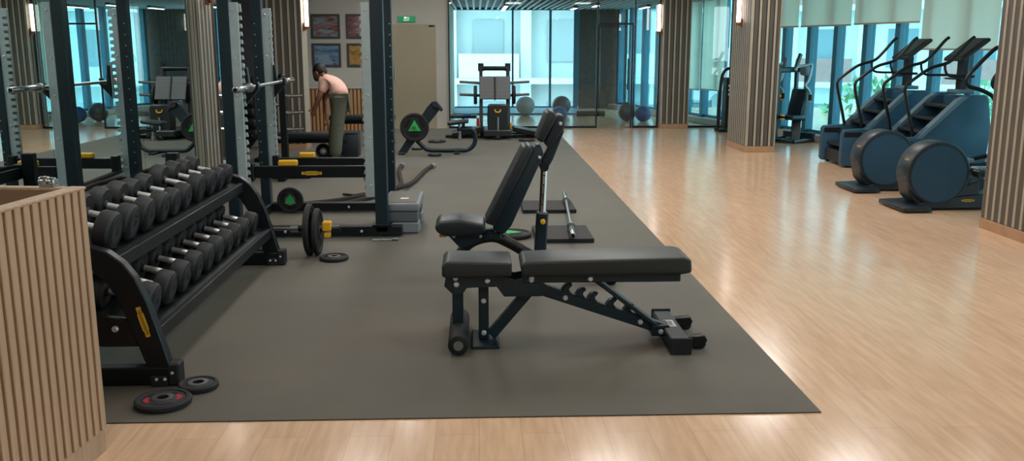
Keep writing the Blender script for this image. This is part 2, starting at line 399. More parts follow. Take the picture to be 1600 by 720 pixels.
# glass door with header
d2 = struct(MB().box((2.72, PY, 2.01), (.68, .05, .035)).box((3.045, PY, 1.0), (.03, .05, 1.99)).build('door_2', 'frame_black'))
MB().box((2.72, PY, 2.27), (.68, .012, .46)).build('pane', 'glass_clear', d2)
MB().box((2.715, PY, .99), (.60, .012, 1.9)).build('door_leaf', 'glass_clear', d2)
MB().cyl((2.96, PY - .05, .75), (2.96, PY - .05, 1.35), .012).cyl((2.96, PY - .05, .82), (2.96, PY - .007, .82), .009).cyl((2.96, PY - .05, 1.28), (2.96, PY - .007, 1.28), .009).build('pull_handle', 'frame_black', d2)
MB().box((2.98, PY, .05), (.1, .04, .06), bev=.004).build('floor_patch', 'steel', d2)
w2 = pane(2, 3.075, 3.58); MB().box((3.33, PY, 1.27), (.45, .012, 2.45)).build('pane', 'glass_clear', w2)
w3 = pane(3, 4.16, 5.0); MB().box((4.58, PY, 1.27), (.79, .012, 2.45)).build('pane', 'glass_clear', w3)
# ---- studio behind the partition
FY = 23.8; ZC = 2.5
struct(MB().box((-.62, 20.97, 1.6), (.12, 5.5, 3.2)).build('wall_studio_left', 'wall_white'))
struct(MB().box((3.25, FY + .06, 1.6), (1.24, .12, 3.2)).build('wall_studio_dark', 'dark_panel'))
struct(MB().box((.95, FY + .06, 2.86), (3.36, .12, .68)).build('wall_studio_header', 'ceil_dark'))
sc = struct(MB().box((2.2, 21.0, ZC + .07), (5.6, 5.6, .06)).build('ceiling_studio', 'ceil_dark'))
me = MB().box((0, 0, 0), (.045, 5.5, .02)).mesh('slat', 'slat_ceiling')
for k in range(37):
    link('slat', me, sc).location = (-.5 + .15 * k, 20.98, ZC - .0)
fw = struct(MB().box((-.7 + 1.66, FY, .03), (3.3, .08, .06)).box((.96, FY, 2.5), (3.3, .08, .05)).build('window_4', 'fin_blue'))
for x, wd in ((-.68, .03), (.93, .05), (1.89, .06), (2.56, .14)):
    MB().box((x, FY, 1.27), (wd, .1, 2.42)).build('mullion', 'fin_blue', fw)
for a, b in ((-.66, .9), (.96, 1.86), (1.92, 2.49)):
    MB().box(((a + b) / 2, FY, 1.27), (b - a, .012, 2.42)).build('pane', 'glass_pale', fw)
struct(MB().box((.96, 22.7, .015), (3.2, 2.0, .03), bev=.005).build('trim_1', 'fin_blue'))
tag(MB().cyl((2.3, 21.1, .065), (2.95, 21.1, .065), .06, bev=.01).build('foam_roller', 'black_rubber'), 'black foam roller lying on the studio floor', 'foam roller')
for (x, y, r, m, lb) in ((1.14, 21.55, .22, 'ball_grey', 'light grey exercise ball in the studio by the window'), (2.0, 21.7, .22, 'ball_dark', 'dark slate exercise ball in the studio'),
                         (1.75, 19.5, .17, 'ball_blue', 'bright blue exercise ball low behind the glass partition'), (3.25, 19.8, .2, 'ball_dark', 'dark exercise ball behind the glass studio door'), (3.55, 19.5, .17, 'ball_blue', 'blue exercise ball in the studio right of the glass door')):
    t = thing('exercise_ball', lb, 'ball', (x, y, 0), group='exercise balls in the studio')
    b = MB().sph((0, 0, r), r, 32, 20)
    b.build('ball_skin', m, t)
    rr = MB()
    for q in range(-2, 3): h = q * r * .22; c = math.sqrt(r * r - h * h); rr.tube([(c * math.cos(a * PI / 16), c * math.sin(a * PI / 16), r + h) for a in range(32)], .003, 6, closed=True)
    rr.build('rib', m, t)
# studio ceiling lamps
for k, (x, y, L) in enumerate(((.62, 20.5, 2.6), (2.15, 20.6, .8), (2.45, 19.2, .7), (3.6, 20.0, 1.0))):
    t = thing('linear_ceiling_light', ['long white linear lamp on the studio slat ceiling', 'short linear lamp near the dark studio wall, further one', 'short linear lamp near the dark studio wall, nearer one', 'linear ceiling lamp behind the glass studio door'][k], 'lamp', (x, y, ZC - .11), group='linear lamps in the studio')
    MB().box((0, 0, .025), (.09, L, .05), bev=.004).build('housing', 'frame_black', t)
    MB().box((0, 0, -.004), (.07, L - .03, .01)).build('diffuser', 'lamp_led', t)
# ---- slanted window wall on the right
WP = Vector((5.71, 15.6, 0)); WD = Vector((-.261, .9653, 0)).normalized(); WN = Vector((WD.y, -WD.x, 0))  # WN points outdoors
WR = math.atan2(WD.y, WD.x)
def wall_pt(s, z=0, out=0): return WP + WD * s + WN * out + Vector((0, 0, z))
s0, s1, pitch = -19.5, 8.5, .73
struct(MB().box(wall_pt((s0 + s1) / 2, .06, .0), (s1 - s0, .22, .12), (0, 0, WR), bev=.01).build('baseboard_right', 'curb'))
struct(MB().box(wall_pt((s0 + s1) / 2, 3.05, .12), (s1 - s0, .3, .3), (0, 0, WR)).build('wall_right', 'wall_white'))
fin = MB().box((0, 0, 1.52), (.11, .16, 2.8), bev=.006).mesh('window_1', 'fin_blue')
pn = MB().box((pitch / 2, 0, 1.52), (pitch - .112, .012, 2.78)).mesh('pane', 'glass_tint')
rl = MB().box((pitch / 2, 0, .15), (pitch - .112, .06, .05)).mesh('bottom_rail', 'fin_blue')
ns = int((s1 - s0) / pitch); k = 5; smin = .19 - pitch * 27
for q in range(ns + 1):
    s = smin + q * pitch
    o = struct(link('window_%d' % k, fin)); k += 1
    o.location = wall_pt(s, 0, .1); o.rotation_euler = (0, 0, WR)
    if s + pitch < 8.3:
        link('pane', pn, o); link('bottom_rail', rl, o)
# roller blinds: fabric hanging in front of the glass, weighted hem bar
def blind(sa, sb, hem, label, grp='cream roller blinds on the window wall'):
    c = wall_pt((sa + sb) / 2, hem, -.06)
    t = thing('roller_blind', label, 'blind', c, WR, grp)
    L = sb - sa - .03; n = 24; v = []; f = []
    H_ = 3.0 - hem
    for i in range(n + 1):
        x = -L / 2 + L * i / n; yv = .008 * math.sin(i * 1.1 + sa * 3) + .006 * math.sin(i * .37)
        v += [(x, yv, 0), (x, yv * .3, H_)]
    for i in range(n): f.append((2 * i, 2 * i + 2, 2 * i + 3, 2 * i + 1))
    m = MB(); m.raw(v, f); m.build('fabric', 'blind', t)
    MB().box((0, 0, -.012), (L, .014, .026), bev=.004).build('hem_bar', 'curb', t)
    MB().cyl((-L / 2, 0, H_ + .03), (L / 2, 0, H_ + .03), .035).build('roller', 'steel', t)
blind(.36, 1.85, 1.93, 'cream roller blind beside the slatted column')
blind(-1.04, .33, 1.93, 'cream roller blind above the chest press machine')
blind(-2.56, -1.08, 1.94, 'cream roller blind above the far stair climber')
blind(-4.0, -2.59, 1.56, 'lower hanging cream roller blind behind the near stair climber')
for n, s in enumerate((-5.45, -6.9, -8.35, -9.8, -11.3, -12.8, -14.3, -15.8)): blind(s - .02, s + 1.42, 1.56, 'cream roller blind beyond the right column, %s one from the stair climbers' % ['first', 'second', 'third', 'fourth', 'fifth', 'sixth', 'seventh', 'eighth'][n])
blind(2.78, 3.72, .72, 'cream roller blind lowered far down, right of two in the studio')
blind(3.76, 5.1, .70, 'cream roller blind lowered far down, left of two in the studio')
# ---- slatted columns
HS = HC - .1
sl_b = MB().box((0, 0, HS / 2), (.034, .02, HS), bev=.002).mesh('beige_slat', 'beige_slat')
sl_t = MB().box((0, 0, HS / 2), (.056, .012, HS), bev=.002).mesh('taupe_slat', 'taupe_slat')
def column(x0, x1, y0, y1, label, faces, plain=()):
    cx, cy = (x0 + x1) / 2, (y0 + y1) / 2
    t = thing('slatted_column', label, 'column', (cx, cy, 0), group='slat clad columns')
    a, b = (x1 - x0) / 2, (y1 - y0) / 2
    MB().box((0, 0, HC / 2), (x1 - x0 - .04, y1 - y0 - .04, HC - .01)).build('core', 'slat_back', t)
    MB().box((0, 0, .045), (x1 - x0, y1 - y0, .09), bev=.003).build('skirting', 'skirt_wood', t)
    for fc in faces:
        L = 2 * (a if fc in '-+' else b); n = max(1, round(L / .11)); p = L / n
        for q in range(n):
            for me, off in ((sl_b, .2), (sl_t, .68)):
                u = -L / 2 + p * (q + off)
                o = link(me.name.split('.')[0], me, t)
                o.location = {'-': (u, -b + .012, .095), '+': (u, b - .012, .095), 'l': (-a + .012, u, .095), 'r': (a - .012, u, .095)}[fc]
                if fc in 'lr': o.rotation_euler = (0, 0, PI / 2)
    for fc in plain:
        MB().box({'r': (a - .012, 0, HC / 2), 'l': (-a + .012, 0, HC / 2)}[fc], (.02, 2 * b - .02, HC - .2)).build('side_panel', 'beige_slat', t)
    return t
column(4.09, 4.55, 13.8, 14.85, 'grey brown slatted column in front of the windows, beside the chest press', '-+lr')
column(3.59, 4.15, 17.9, 18.35, 'slatted column built into the glass studio partition', '-+lr')
column(4.5, 5.1, 6.85, 7.9, 'large slatted column at the right edge of the picture', '-+lr')
column(-3.3, -2.66, 14.4, 14.85, 'slatted column beside the person, left of the pictures', '-+l', 'r')
PL = column(MX + .006, MX + .062, 8.9, 9.46, 'narrow slatted pilaster on the mirror behind the dumbbell rack', 'r-+'); PL.rotation_euler = (0, 0, MA)
# ---- sconces
def sconce(p, ax, label):
    t = thing('wall_sconce', label, 'lamp', p, group='tube wall sconces on the columns')
    a = Vector(ax)
    MB().box(Vector((0, 0, -.02)) + a * .012, (.024 + abs(a.y) * .05, .024 + abs(a.x) * .05, .12), bev=.004).build('back_plate', 'copper', t)
    MB().cyl(a * .05 + Vector((0, 0, -.06)), a * .05 + Vector((0, 0, -.01)), .035).cyl(a * .05 + Vector((0, 0, .49)), a * .05 + Vector((0, 0, .52)), .035).box(a * .03 + Vector((0, 0, -.04)), (.05, .05, .03)).build('holder', 'copper', t)
    MB().cyl(a * .05 + Vector((0, 0, -.01)), a * .05 + Vector((0, 0, .49)), .028).build('glowing_tube', 'lamp_glow', t)
sconce((4.085, 14.3, 1.96), (-1, 0, 0), 'glowing tube sconce on the column near the windows')
sconce((3.585, 18.0, 1.88), (-1, 0, 0), 'glowing tube sconce on the column in the glass partition')
sconce((-2.652, 14.55, 1.90), (1, 0, 0), 'glowing tube sconce on the column beside the pictures')
sconce((-2.595, 9.18, 2.06), (1, 0, 0), 'copper based tube sconce on the mirror pilaster')
sconce((4.495, 7.4, 2.06), (-1, 0, 0), 'tube sconce high on the large right column')
# ---- hall ceiling lamps (above the frame): LED battens, each with its own light
for i, x in enumerate((-1.2, 1.4, 4.0)):
    for j, y in enumerate((1.0, 5.2, 8.8, 12.2, 15.6)):
        if x == 4.0 and y > 15: continue
        t = thing('ceiling_led_panel', 'white LED panel on the hall ceiling, row %s, %s from the mirror wall' % (['over the camera', 'over the front of the mat', 'over the power rack', 'before the far columns', 'near the studio'][j], ['first', 'second', 'third'][i]), 'lamp', (x, y, HC - .04), group='LED panels on the hall ceiling')
        MB().box((0, 0, .02), (.64, 1.24, .036), bev=.004).build('housing', 'wall_white', t)
        MB().box((0, 0, -.002), (.58, 1.18, .01)).build('diffuser', 'lamp_led', t)
        l = bpy.data.lights.new('panel_light', 'AREA'); l.shape = 'RECTANGLE'; l.size = .58; l.size_y = 1.18; l.energy = PANEL_W * (.75, .9, 1.25, 1.35, 1.35)[j]; l.color = (1.0, .95, .89)
        lo = bpy.data.objects.new('panel_light', l); COL.objects.link(lo); lo.location = (x, y, HC - .06)
# ================================================================== OUTDOORS
tag(MB().box((26, 22, -3.4), (50, 80, .2)).build('courtyard', 'ext_ground'), 'pale courtyard ground outside the windows', 'ground')
def block(name, label, loc, rz, W, floors, fh, z0, wallm, bays, railm, glassm='ext_glass', trimm='ext_white'):
    t = thing(name, label, 'building', loc, rz)
    MB().box((0, 3, z0 + floors * fh / 2), (W, 6, floors * fh)).build('wall', wallm, t)
    slab = MB().box((0, -.5, 0), (W, 1.2, .22)).mesh('floor_slab', trimm)
    rail = MB().box((0, -1.0, .5), (W / bays * .8, .06, .95)).mesh('balcony_rail', railm)
    win = MB().box((0, -.03, fh * .48), (W / bays * .4, .1, fh * .5)).mesh('window', glassm)
    pier = MB().box((0, -.25, fh / 2), (W / bays * .14, .6, fh)).mesh('pier', trimm)
    for f in range(floors):
        link('floor_slab', slab, t).location = (0, 0, z0 + f * fh)
        for b in range(bays):
            x = -W / 2 + W / bays * (b + .5)
            link('window', win, t).location = (x, 0, z0 + f * fh)
            if b % 2 == 0: link('balcony_rail', rail, t).location = (x, 0, z0 + f * fh + .1)
            link('pier', pier, t).location = (x - W / bays / 2, 0, z0 + f * fh)
    return t
block('apartment_building', 'white apartment block with reddish balconies outside the right windows', (23.0, 33.0, 0), math.radians(-35), 34, 6, 3.1, -3.1, 'ext_white', 12, 'ext_red')
block('pale_building', 'pale building facing the studio window', (.5, 38, 0), 0, 15, 5, 3.3, -3.1, 'ext_pale', 5, 'ext_pale2', 'ext_pale3', 'ext_pale2')
def tree(x, y, h, label):
    t = thing('courtyard_tree', label, 'tree', (x, y, -3.29), group='trees in the courtyard')
    MB().tube([(0, 0, 0), (.05, .02, h * .4), (-.05, .05, h * .75)], .09, 8, 3, rs=[.12, .09, .05]).build('trunk', 'bark', t)
    rnd = random.Random(int(x * 10)); v = []; f = []
    for k in range(500):
        a = rnd.uniform(0, 2 * PI); u = rnd.uniform(-1, 1); r = rnd.uniform(.5, 1) ** .5
        c = Vector((math.cos(a) * math.sqrt(1 - u * u) * r * h * .30, math.sin(a) * math.sqrt(1 - u * u) * r * h * .30, h * .68 + u * r * h * .32))
        e = Euler((rnd.uniform(0, 6), rnd.uniform(0, 6), rnd.uniform(0, 6))).to_matrix(); n = len(v); L = .13
        v += [c + e @ Vector(q) for q in ((-L, 0, 0), (0, -L * .5, .03), (L, 0, 0), (0, L * .5, .03))]; f.append((n, n + 1, n + 2, n + 3))
    m = MB(); m.raw(v, f); m.build('foliage', 'leaf', t)['kind'] = 'stuff'
for x, y, h, lb in ((9.3, 21.5, 4.2, 'leafy tree outside behind the chest press machine'), (11.5, 13.8, 3.6, 'leafy tree outside beside the right column'), (13.4, 17.2, 3.9, 'leafy tree outside behind the near stair climber'), (13.5, 24, 4.0, 'leafy tree outside in front of the apartment block')):
    tree(x, y, h, lb)
# ================================================================== COUNTER (foreground left)
t = thing('reception_counter', 'light oak slatted counter enclosure at the lower left corner', 'counter', (-1.49, 3.5, 0), math.radians(-7.0))
CH = 1.065
MB().box((-.045, -.86, CH / 2), (.03, 1.72, CH), bev=.002).build('side_panel', 'oak_dark', t)
MB().box((-.5, -.02, CH / 2), (.94, .04, CH), bev=.002).build('back_panel', 'oak_inner', t)
MB().box((-.03, -.86, CH + .004), (.06, 1.74, .012), bev=.003).build('side_cap', 'oak_slat', t)
MB().box((-.5, -.02, CH + .004), (.88, .044, .012), bev=.003).build('back_cap', 'oak_slat', t)
MB().box((-.022, -.86, .05), (.02, 1.72, .1)).build('plinth', 'oak_slat', t)
sl = MB().box((0, 0, (CH - .1) / 2), (.03, .033, CH - .1), bev=.002).mesh('slat', 'oak_slat')
for k in range(34): link('slat', sl, t).location = (-.015, -.018 - .05 * k, .1)
t = thing('chrome_clamp', 'small shiny chrome clamp on the rim of the oak counter', 'clamp', (-1.625, 3.50, CH + .01), math.radians(-7))
MB().cyl((-.03, 0, .02), (.005, 0, .02), .02, bev=.004).build('barrel', 'chrome', t)
MB().cyl((.005, 0, .02), (.03, 0, .02), .016, bev=.003).build('knob', 'chrome', t)
MB().box((0, 0, .004), (.06, .03, .008), bev=.002).build('foot', 'steel', t)
# low oak bar with white top by the back wall
t = thing('oak_sideboard', 'low oak slatted cabinet with white top under the pictures', 'cabinet', (-2.55, 17.6, 0))
MB().box((0, .25, .40), (1.7, .5, .8)).build('body', 'oak_dark', t)
MB().box((0, .24, .82), (1.76, .56, .04), bev=.004).build('top', 'wall_white', t)
sl = MB().box((0, 0, .4), (.045, .03, .78), bev=.002).mesh('slat', 'oak_warm')
for k in range(24): link('slat', sl, t).location = (-.82 + .0715 * k, -.012, 0)
# ================================================================== OBJECTS
def wb(mb, name, m, root, ang=35):
    """shape given in room coordinates -> child of root (root unrotated)"""
    L = root.location if root.parent is None else root.parent.location
    mb.bm.transform(Matrix.Translation(-Vector(L))); return mb.build(name, m, root, ang)
ORD = ['first', 'second', 'third', 'fourth', 'fifth', 'sixth', 'seventh', 'eighth', 'ninth', 'tenth']
# ------------------------------------------------------------------ dumbbell rack
RK = thing('dumbbell_rack', 'black two-tier dumbbell rack with curved side frames along the mirror', 'rack', (-1.9, 5.45, 0))
arm = [(-1.46, .08), (-1.5, .24), (-1.55, .42), (-1.60, .54), (-1.65, .61), (-1.72, .665), (-1.80, .69), (-2.10, .76), (-2.16, .76), (-2.16, .66), (-2.06, .645), (-1.86, .60), (-1.79, .57), (-1.73, .51), (-1.68, .42), (-1.62, .24), (-1.57, .08)]
for k, y in enumerate((4.23, 6.68)):
    a = wb(MB().prism(arm, 'Y', y - .03, y + .03, .006), 'side_frame', 'frame_black', RK)
    wb(MB().box((-1.96, y, .055), (1.0, .07, .09), bev=.006), 'base_beam', 'frame_black', RK)
    wb(MB().box((-1.45, y, .065), (.055, .085, .11), bev=.008).box((-1.52, y - .005, .03), (.08, .08, .06), bev=.005), 'foot_cap', 'black_rubber', RK)
    wb(MB().box((-2.2, y, .42), (.09, .06, .84), bev=.006), 'rear_post', 'frame_black', RK)
    wb(MB().prism([(-1.60, .2), (-1.63, .33), (-2.16, .42), (-2.16, .28), (-1.78, .2)], 'Y', y - .02, y + .02, .004), 'cross_brace', 'frame_black', RK)
    bolts(RK, [(-1.53 + 1.9, y - 5.45 - .046, .045), (-1.49 + 1.9, y - 5.45 - .046, .045), (-1.455 + 1.9, y - 5.45 - .044, .075)], (0, -1, 0), .008)
    bolts(RK, [(-1.71 + 1.9, y - 5.45 - .022, .29)], (0, -1, 0), .016)
    if k == 0: badge(a, (-1.575 + 1.9, y - 5.45 - .031, .325), (.26, 0, -.96), (.96, 0, .26), .15)
TILT = math.radians(14)
def tray(xf, zf, depth):
    dx, dz = depth * math.cos(TILT), depth * math.sin(TILT); xb, zb = xf - dx, zf + dz
    y0, y1 = 4.262, 6.648
    tr = wb(MB().prism([(xf, zf), (xb, zb), (xb, zb - .012), (xf, zf - .012)], 'Y', y0, y1), 'tray', 'frame_black', RK)
    wb(MB().prism([(xf + .03, zf + .008), (xf, zf + .012), (xf, zf - .05), (xf + .03, zf - .06)], 'Y', y0, y1, .004), 'front_lip', 'frame_black', RK)
    wb(MB().prism([(xb, zb + .02), (xb - .03, zb + .025), (xb - .03, zb - .06), (xb, zb - .05)], 'Y', y0, y1, .004), 'rear_rail', 'frame_black', RK)
tray(-1.725, .615, .41); tray(-1.545, .275, .42)
def dumbbell(r):
    me = {}
    t = .08
    prof = [(0, 0), (r * .72, 0), (r * .9, .006), (r, .018), (r, t - .012), (r * .93, t), (r * .3, t), (.026, t + .012), (0, t + .012)]
    me['head'] = MB().lathe(prof, (0, 0, 0), (-1, 0, 0), 26).mesh('head', 'db_rubber', 30)
    me['face'] = MB().ring((0, 0, 0), (1, 0, 0), r * .62, r * .2, .003, 26).ring((0, 0, 0), (1, 0, 0), r * .82, r * .78, .0025, 26).box((.001, 0, r * .38), (.004, r * .3, r * .12)).mesh('face', 'db_face')
    me['handle'] = MB().lathe([(0, -.085), (.016, -.085), (.0175, -.03), (.019, 0), (.0175, .03), (.016, .085), (0, .085)], (0, 0, 0), (1, 0, 0), 16).mesh('handle', 'handle_steel')
    return me
DBM = {}
def put_db(tier, k, n, x, y, r, xf, zf):
    key = round(r, 3)
    if key not in DBM: DBM[key] = dumbbell(r)
    me = DBM[key]
    zt = zf + (xf - x) * math.tan(TILT)
    size = 'large' if r > .088 else ('medium' if r > .081 else 'small')
    t = thing('dumbbell', '%s black dumbbell with chrome handle, %s from near end of the %s shelf' % (size, ORD[k], tier), 'dumbbell', (x + (r + .004) * math.sin(TILT), y, zt + (r + .003) * math.cos(TILT)), 0, 'dumbbells on the two-tier rack')
    t.rotation_euler = (0, TILT, 0)
    for s in (1, -1):
        h = link('head', me['head'], t); h.location = (s * .16, 0, 0); h.rotation_euler = (0, 0, 0 if s > 0 else PI)
        f = link('face', me['face'], h); f.location = (0, 0, 0)
    link('handle', me['handle'], t)
ur = [.097, .094, .09, .088, .08, .08, .09, .085, .078, .075]
for k, y in enumerate((4.38, 4.62, 4.86, 5.1, 5.31, 5.52, 5.79, 6.05, 6.27, 6.48)): put_db('upper', k, 10, -1.915, y, ur[k], -1.725, .615)
lr_ = [.09, .09, .088, .088, .086, .084, .082, .08, .078, .076]
for k, y in enumerate((4.37, 4.61, 4.85, 5.08, 5.31, 5.53, 5.75, 5.97, 6.19, 6.43)): put_db('lower', k, 10, -1.745, y, lr_[k], -1.545, .275)
# ------------------------------------------------------------------ weight plates
def plate(label, loc, R=.16, th=.035, axis=(0, 0, 1), accent=None, rz=0., grips=True, group='weight plates on the floor', hub=.035):
    t = thing('weight_plate', label, 'weight plate', loc, rz, group)
    a = Vector(axis)
    b = MB().lathe([(hub * .75, 0), (R * .9, 0), (R, th * .25), (R, th * .75), (R * .93, th), (R * .82, th * .98), (R * .78, th * .8), (hub * 1.8, th * .8), (hub * 1.5, th), (hub * .75, th), (hub * .75, 0)], (0, 0, 0), axis, 36)
    b.build('disc', 'black_rubber', t)
    MB().ring(a * th * .92, axis, hub * 1.35, hub * .74, th * .12, 24).build('hub_ring', 'steel', t)
    q = Vector((0, 0, 1)).rotation_difference(a).to_matrix().to_4x4()
    if grips:
        for k in range(3):
            ang = 2 * PI * k / 3 + .5
            gp = MB(); pts = [(R * .58 * math.cos(ang + u * .11), R * .58 * math.sin(ang + u * .11), th * .815) for u in range(-5, 6)]
            v = []; f = []
            for i, p in enumerate(pts):
                d = Vector((p[0], p[1], 0)).normalized() * R * .1
                v += [Vector(p) - d, Vector(p) + d]
            for i in range(len(pts) - 1): f.append((2 * i, 2 * i + 1, 2 * i + 3, 2 * i + 2))
            gp.raw(v, f); gp.bm.transform(q); gp.build('grip_slot', 'hole', t)
    if accent:
        m = {'red': 'red_print', 'green': 'green_print'}[accent]
        if accent == 'green':
            tri = MB()
            P_ = [(R * .52 * math.cos(PI / 2 + 2 * PI * k / 3), R * .52 * math.sin(PI / 2 + 2 * PI * k / 3)) for k in range(3)]
            tri.prism(P_, 'Z', th * .82, th * 1.06, .003); tri.bm.transform(q); tri.build('logo_triangle', m, t)
        else:
            for k in range(2):
                s = MB(); ang = PI * k
                v = [Vector((R * rr * math.cos(ang + u), R * rr * math.sin(ang + u), th * .83)) for rr, u in ((.3, -.6), (.62, -.45), (.7, 0), (.62, .45), (.3, .6))]
                s.raw(v, [(0, 1, 2, 3, 4)]); s.bm.transform(q); s.build('logo_wing', m, t)
    return t
plate('black weight plate with red marking lying nearest the camera by the oak counter', (-1.43, 3.97, .006), .125, .034, accent='red', rz=.3)
plate('plain black weight plate lying just behind the red marked one', (-1.33, 4.17, .006), .093, .03, grips=False)
# ------------------------------------------------------------------ power rack
PR = thing('power_rack', 'tall black power rack with pale notched uprights in front of the mirror', 'power rack', (-1.42, 8.28, 0))
YN, YF_ = 7.68, 8.88
def upright(x0, x1, y, inner, near):
    u = wb(MB().box(((x0 + x1) / 2, y, 1.2), (x1 - x0, .1, 2.3), bev=.006), 'upright', 'frame_navy', PR)
    xi = x1 if inner > 0 else x0
    yo = y + (-.034 if near else .034)
    wb(MB().box((xi + inner * .036, yo, 1.145), (.072, .03, 1.59), bev=.003), 'face_plate', 'alu_plate', u)
    # notched hook track on the inside of the plate
    yt = y + (.0 if near else -.02); z0, z1, p = .36, 1.93, .063
    pts = [(xi, z0)]; z = z0
    pts.append((xi + inner * .084, z0))
    while z + p < z1:
        pts += [(xi + inner * .084, z + .026), (xi + inner * .055, z + .03), (xi + inner * .055, z + .052), (xi + inner * .09, z + .057), (xi + inner * .09, z + .063)]
        z += p
    pts += [(xi + inner * .084, z1), (xi, z1)]
    wb(MB().prism(pts, 'Y', yt - .012, yt + .012), 'hook_track', 'alu_plate', u)
    yb = yo + (-.015 if near else .015)
    bolts(u, [(xi + inner * .03 + 1.42, (yo - .016 if near else yt - .013) - 8.28, zz) for zz in (.45, .85, 1.2, 1.5, 1.88)], (0, -1, 0), .011)
    # numbered hole ticks on the dark face
    me = MB().box((0, 0, 0), (.008, .002, .008)).mesh('hole', 'white_print' if not near else 'hole')
    for q in range(14): link('hole', me, u).location = ((x0 + x1) / 2 + 1.42 - inner * .02, y - .051 - 8.28, .5 + q * .1)
upright(-2.08, -1.985, YN, 1, True); upright(-.86, -.755, YN, -1, True)
upright(-2.09, -2.0, YF_, 1, False); upright(-.87, -.795, YF_, -1, False)
for y, xe, nm in ((YN, -.64, 'near'), (YF_, -.72, 'far')):
    wb(MB().box(((-2.12 + xe) / 2, y, .06), (xe + 2.12, .1, .08), bev=.006), 'base_rail', 'frame_black', PR)
    bolts(PR, [(x + 1.42, y - .051 - 8.28, .06) for x in (-1.9, -1.62, -1.25, -.98)], (0, -1, 0), .012)
    wb(MB().box((-1.42, y, 2.4), (1.36, .08, .1), bev=.006), 'top_beam', 'frame_navy', PR)
    wb(MB().box((-.81, y, .11), (.16, .13, .012), bev=.003), 'base_plate', 'frame_black', PR)
for x in (-2.04, -.81):
    wb(MB().box((x, 8.28, 2.4), (.08, 1.1, .1), bev=.006), 'top_side_beam', 'frame_navy', PR)
wb(MB().box((-2.04, 8.28, .06), (.1, 1.1, .08), bev=.006), 'base_side_rail', 'frame_black', PR)
for y, z, xb, sx in ((YN + .1, .55, -1.6, .16), (YF_ - .1, .50, -1.62, .15)):
    sb = wb(MB().box((-1.42, y, z), (1.0, .05, .1), bev=.006).box((-1.91, y - .02, z), (.06, .09, .15), bev=.004).box((-.93, y - .02, z), (.06, .09, .15), bev=.004), 'safety_bar', 'frame_black', PR)
    wb(MB().box((xb, y, z + .075), (sx, .06, .05), bev=.01).box((xb - sx * .3, y - .032, z + .075), (.02, .004, .02)), 'yellow_catch', 'yellow', PR)
badge(PR, (-1.4 + 1.42, YN + .1 - .026 - 8.28, .54), (1, 0, 0), (0, 0, 1), .17)
for y in (YN, YF_):
    hk = wb(MB().prism([(-1.905, 1.42), (-1.905, 1.12), (-1.875, 1.16), (-1.80, 1.24), (-1.80, 1.30), (-1.82, 1.30), (-1.825, 1.25), (-1.87, 1.24), (-1.885, 1.42)], 'Y', y + (.03 if y == YN else -.09), y + (.09 if y == YN else -.03), .003), 'bar_hook', 'frame_black', PR)
    wb(MB().box((-1.915, y + (.06 if y == YN else -.06), 1.28), (.012, .03, .34), bev=.002), 'hook_back', 'steel', hk)
B = thing('olympic_barbell', 'chrome barbell resting on the hooks of the power rack', 'barbell', (-1.85, 8.28, 1.264))
MB().cyl((0, -.68, 0), (0, .68, 0), .0145, n=14).build('shaft', 'steel', B)
for s in (-1, 1):
    sl = MB().cyl((0, s * .68, 0), (0, s * 1.11, 0), .025, n=20, bev=.003).build('sleeve', 'chrome', B)
    MB().cyl((0, s * .655, 0), (0, s * .685, 0), .038, n=20).build('collar', 'steel', sl)
    MB().cyl((0, s * 1.108, 0), (0, s * 1.114, 0), .016, n=16).build('end_cap', 'frame_black', sl)
plate('black weight plate with green marking standing against the power rack base', (-1.80, 8.79, .14), .125, .035, (0, -1, 0), 'green', group='weight plates around the power rack')
# plate tree behind the rack
t = thing('plate_tree', 'black plate tree with empty chrome pegs behind the power rack', 'weight rack', (-2.33, 11.2, 0))
MB().box((0, 0, .62), (.08, .08, 1.2), bev=.006).build('post', 'frame_black', t)
MB().box((0, 0, .04), (.6, .09, .06), bev=.006).box((0, 0, .04), (.09, .6, .06), bev=.006).build('base', 'frame_black', t)
for z, s in ((1.0, 1), (.80, 1), (.6, 1), (.9, -1), (.5, -1)): MB().cyl((s * .04, 0, z), (s * .24, 0, z + .01), .022).build('peg', 'chrome', t)
MB().sph((0, 0, 1.23), .045).build('cap', 'frame_black', t)
# ------------------------------------------------------------------ barbell on the floor with plates
t = thing('short_barbell', 'short chrome barbell on the floor beside the power rack', 'barbell', (-1.68, 6.98, .215))
MB().cyl((-.46, 0, 0), (.3, 0, 0), .0135, n=14).build('shaft', 'chrome', t)
sv = MB().cyl((.30, 0, 0), (.62, 0, 0), .024, n=18, bev=.003).build('sleeve', 'frame_black', t)
MB().cyl((.24, 0, 0), (.30, 0, 0), .028, n=18).build('collar', 'chrome', t)
MB().cyl((-.7, 0, 0), (-.46, 0, 0), .024, n=18).build('sleeve', 'frame_black', t)
MB().box((.52, 0, .02), (.07, .07, .075), bev=.008).box((.52, 0, -.05), (.05, .05, .04), bev=.006).build('yellow_collar_clip', 'yellow', t)
for dx, lb in ((.36, 'upright black weight plate on the short floor barbell, inner one'), (.42, 'upright black weight plate on the short floor barbell, beside the yellow clip')):
    plate(lb, (-1.68 + dx, 6.98, .208 if dx < .4 else .19), .2 if dx < .4 else .182, .045, (1, 0, 0), hub=.036, group='weight plates around the power rack')
plate('black weight plate lying flat beneath the short barbell', (-1.09, 6.82, .006), .11, .03, grips=True, group='weight plates around the power rack')
plate('black weight plate lying flat behind the dumbbell rack foot', (-1.72, 7.2, .006), .12, .03, grips=True, group='weight plates around the power rack')
plate('upright black weight plate on the rear end of the short floor barbell', (-2.28, 6.98, .208), .2, .045, (1, 0, 0), hub=.036, group='weight plates around the power rack')
